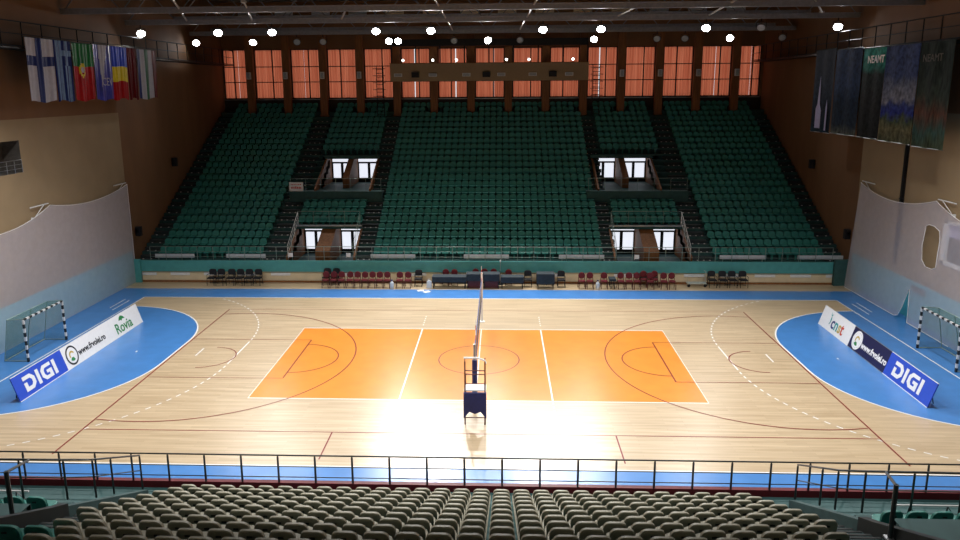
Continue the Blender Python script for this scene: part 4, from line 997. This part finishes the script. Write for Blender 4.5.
# ------------------------------------------------------------------ chairs, tables along the far wall
def fx(p): return -3.17 + (p - 433) * .061
def red_chair():
    t = thing('red_chair', '', 'chair', group='burgundy chairs along the far wall')
    mb = MB(); mb.lathe([(.18, .42), (.205, .44), (.205, .49), (.18, .52)], 14); mb.build('seat', M['red_cloth'], t)
    mb = MB(); mb.lathe([(.17, .0), (.205, .015), (.205, .05), (.17, .07)], 16, (0, .17, .76), axis='y'); o = mb.build('backrest', M['red_cloth'], t)
    for sx in (-1, 1):
        mb = MB(); mb.tube([(.19 * sx, -.19, 0), (.18 * sx, -.17, .45)], .02, 6); mb.build('leg', M['red_frame'], t)
        mb = MB(); mb.tube([(.20 * sx, .26, 0), (.19 * sx, .2, .45), (.17 * sx, .23, .66)], .02, 6); mb.build('leg', M['red_frame'], t)
    return t
def black_chair():
    t = thing('black_chair', '', 'chair', group='black chairs along the far wall')
    mb = MB(); mb.prism([(-.21, -.22), (.21, -.22), (.22, .15), (.2, .22), (-.2, .22), (-.22, .15)], .42, .49, 'z'); mb.build('seat', M['black_cloth'], t)
    mb = MB(); mb.prism([(-.21, .60), (.21, .60), (.235, .78), (.2, .92), (.1, .96), (-.1, .96), (-.2, .92), (-.235, .78)], .22, .28, 'y'); mb.build('backrest', M['black_cloth'], t)
    for sx in (-1, 1):
        mb = MB(); mb.tube([(.22 * sx, -.24, 0), (.22 * sx, -.2, .44)], .017, 6); mb.build('leg', M['black_metal'], t)
        mb = MB(); mb.tube([(.22 * sx, .28, 0), (.21 * sx, .22, .44), (.20 * sx, .27, .64)], .017, 6); mb.build('leg', M['black_metal'], t)
        mb = MB(); mb.tube([(.23 * sx, .24, .66), (.235 * sx, -.15, .66), (.23 * sx, -.2, .45)], .018, 6); mb.build('arm', M['black_metal'], t)
    return t
rc, bc = red_chair(), black_chair()
used = set()
def put(root, p, y, lab):
    rz = random.uniform(-.05, .05)
    if root.name not in used: used.add(root.name); root.location = (fx(p), y, 0); root.rotation_euler = (0, 0, rz); root['label'] = lab
    else: dup(root, (fx(p), y, 0), (0, 0, rz), lab)
for i, p in enumerate((325, 333, 341, 349.4, 357, 364.6, 372, 379.5, 387, 399.7, 408)): put(rc, p, 12.15, 'burgundy round-backed chair, %s from the left in the left-hand row' % ORD[i + 1])
for i, p in enumerate((445, 454)): put(rc, p, 12.85, 'burgundy chair behind the left dark table, %s from the left' % ORD[i + 1])
for i, p in enumerate((475.5, 484.5, 493.8)): put(rc, p, 13.0, 'burgundy chair behind the scorers desk, %s from the left' % ORD[i + 1])
put(rc, 509, 12.85, 'burgundy chair behind the dark table right of the scorers desk')
for i, p in enumerate((581.5, 589.5, 603.4, 620, 628, 635.7, 643.5, 648.8, 654.4, 662, 670)): put(rc, p, 12.15 if i not in (6, 8) else 12.60, 'burgundy round-backed chair, %s from the left in the right-hand row' % ORD[i + 1])
for i, p in enumerate((205.5, 214.5, 225.4, 234.4, 243.7, 253)): put(bc, p, 12.65, 'black padded chair, %s from the left in the far left row' % ORD[i + 1])
for i, p in enumerate((323, 332.5)): put(bc, p, 12.95, 'black padded chair behind the burgundy row, %s from the left' % ORD[i + 1])
put(bc, 418, 12.6, 'black padded chair at the right end of the left burgundy row')
for i, p in enumerate((528.2, 541.3, 550.6, 561.5)): put(bc, p, (12.55, 13.08, 13.08, 12.5)[i], 'black padded chair %s' % ('right of the scorers tables', 'behind the small dark desk, left of two', 'behind the small dark desk, right of two', 'right of the small dark desk')[i])
for i, p in enumerate((645, 654.5)): put(bc, p, 13.11, 'black padded chair behind the right burgundy row, %s from the left' % ORD[i + 1])
for i, p in enumerate((711, 721.5, 731, 741.5)): put(bc, p, 12.6, 'black padded chair, %s from the left in the far right row' % ORD[i + 1])
def table(p0, p1, h, lab, drop, legs=True, front=None):
    xa, xb = fx(p0), fx(p1); w = (xb - xa) / 2; t = thing('cloth_table', lab, 'table', ((xa + xb) / 2, 12.35, 0), group='tables along the far wall')
    mb = MB(); mb.box(-w, w, -.35, .35, h - .04, h); mb.build('table_top', M['cloth_dark'], t)
    mb = MB()
    n = 16; 
    for i in range(n): mb.box(-w + 2 * w * i / n, -w + 2 * w * (i + 1) / n, -.37 - .012 * (i % 2), -.35, h - drop, h)
    mb.box(-w - .02, -w, -.35, .35, h - drop, h); mb.box(w, w + .02, -.35, .35, h - drop, h); mb.build('table_skirt', M['cloth_dark'], t)
    for x in (-w + .06, w - .06):
        for y in (-.3, .3):
            mb = MB(); mb.box(x - .025, x + .025, y - .025, y + .025, 0, h - .04); mb.build('leg', M['black_metal'], t)
    if front: mb = MB(); mb.box(-w + .03, w - .03, -.30, -.26, .02, h - .05); mb.build('front_panel', M[front], t)
    return t
table(433, 466.3, .72, 'long dark draped table left of the scorers desk', .34)
table(467.2, 482.9, .90, 'left half of the tall scorers desk with burgundy front', .42, front='red_frame')
table(483.9, 499.6, .90, 'right half of the tall scorers desk with burgundy front', .42, front='red_frame')
table(501.3, 523.5, .72, 'dark draped table right of the scorers desk', .36)
table(537, 554, .92, 'small dark desk with draped front, right of the scorers tables', .62)
table(609, 614.5, .62, 'small dark side table between burgundy chairs', .12)
def bottle(p, y, lab):
    mb = MB(); mb.lathe([(.10, 0), (.12, .02), (.12, .34), (.10, .40), (.04, .46), (.04, .52), (.01, .53)], 10); o = mb.build('water_jug', M['bottle'], smooth=True); o.location = (fx(p), y, 0); tag(o, lab, 'jug', 'white jugs on the floor by the chairs')
    mb = MB(); mb.lathe([(.05, .50), (.05, .56), (.01, .565)], 8); mb.build('cap', M['print_navy'], o)
bottle(392.6, 11.9, 'white jug on the floor between the left burgundy chairs')
bottle(596.8, 12.0, 'white jug on the floor between the right burgundy chairs')
mb = MB(); mb.prism([(-.16, 0), (.16, 0), (.14, .4), (.05, .46), (-.05, .46), (-.14, .4)], -.1, .1, 'y'); mb.tube([(-.08, 0, .44), (-.06, 0, .56), (.06, 0, .56), (.08, 0, .44)], .012, 5)
o = mb.build('plastic_bag', M['bottle']); o.location = (fx(429.5), 12.1, 0); tag(o, 'pale plastic bag on the floor left of the dark table', 'bag')
for i, (p, y, r) in enumerate(((422, 11.45, .2), (428.5, 11.2, .7))):
    mb = MB(); mb.add([(-.2, -.14, .004), (.2, -.14, .004), (.2, .14, .02), (-.2, .14, .006), (0, -.14, .012), (0, .14, .03)], [(0, 4, 5, 3), (4, 1, 2, 5)]); mb.box(-.2, .2, -.14, .14, .001, .003)
    o = mb.build('paper_sheet', M['white'], fix=False); o.location = (fx(p), y, .003); o.rotation_euler.z = r; tag(o, 'white paper sheet on the blue floor, %s of two' % ('left', 'right')[i], 'paper', 'paper sheets on the floor')
t = thing('equipment_cart', 'pale low cart with tall handle left of the far right chairs', 'cart', (fx(698), 12.7, 0))
mb = MB(); mb.box(-.7, .45, -.2, .2, .2, .26); mb.build('shelf', M['cart'], t)
mb = MB(); mb.tube([(.42, 0, .1), (.42, 0, .95), (.3, 0, 1.0)], .02, 6); mb.tube([(-.66, 0, .1), (-.66, 0, .7), (.42, 0, .7)], .015, 6); mb.build('handle', M['cart'], t)
for x in (-.6, .38):
    mb = MB(); mb.lathe([(.08, -.03), (.1, 0), (.08, .03)], 10, (x, -.15, .1), axis='y'); mb.build('wheel', M['black_metal'], t)
t = thing('microphone_stand', 'thin microphone stand behind the dark table right of the scorers desk', 'stand', (fx(500.5), 13.0, 0))
mb = MB(); mb.tube([(0, 0, 0), (0, 0, 1.45)], .014, 6); mb.build('pole', M['steel'], t); mb = MB(); mb.lathe([(.02, 1.42), (.05, 1.47), (.05, 1.53), (.02, 1.57)], 8); mb.build('microphone', M['white'], t); mb = MB(); mb.lathe([(.2, 0), (.2, .02), (.03, .04)], 12); mb.build('base', M['black_metal'], t)

# ------------------------------------------------------------------ world and view
w = bpy.data.worlds.new('daylight'); SC.world = w; w.use_nodes = True
bg = w.node_tree.nodes['Background']; bg.inputs[0].default_value = (.93, .96, 1, 1); bg.inputs[1].default_value = .85
vs = SC.view_settings; vs.view_transform = 'Standard'; vs.look = 'None'; vs.gamma = 1; vs.use_curve_mapping = False; vs.exposure = 0.
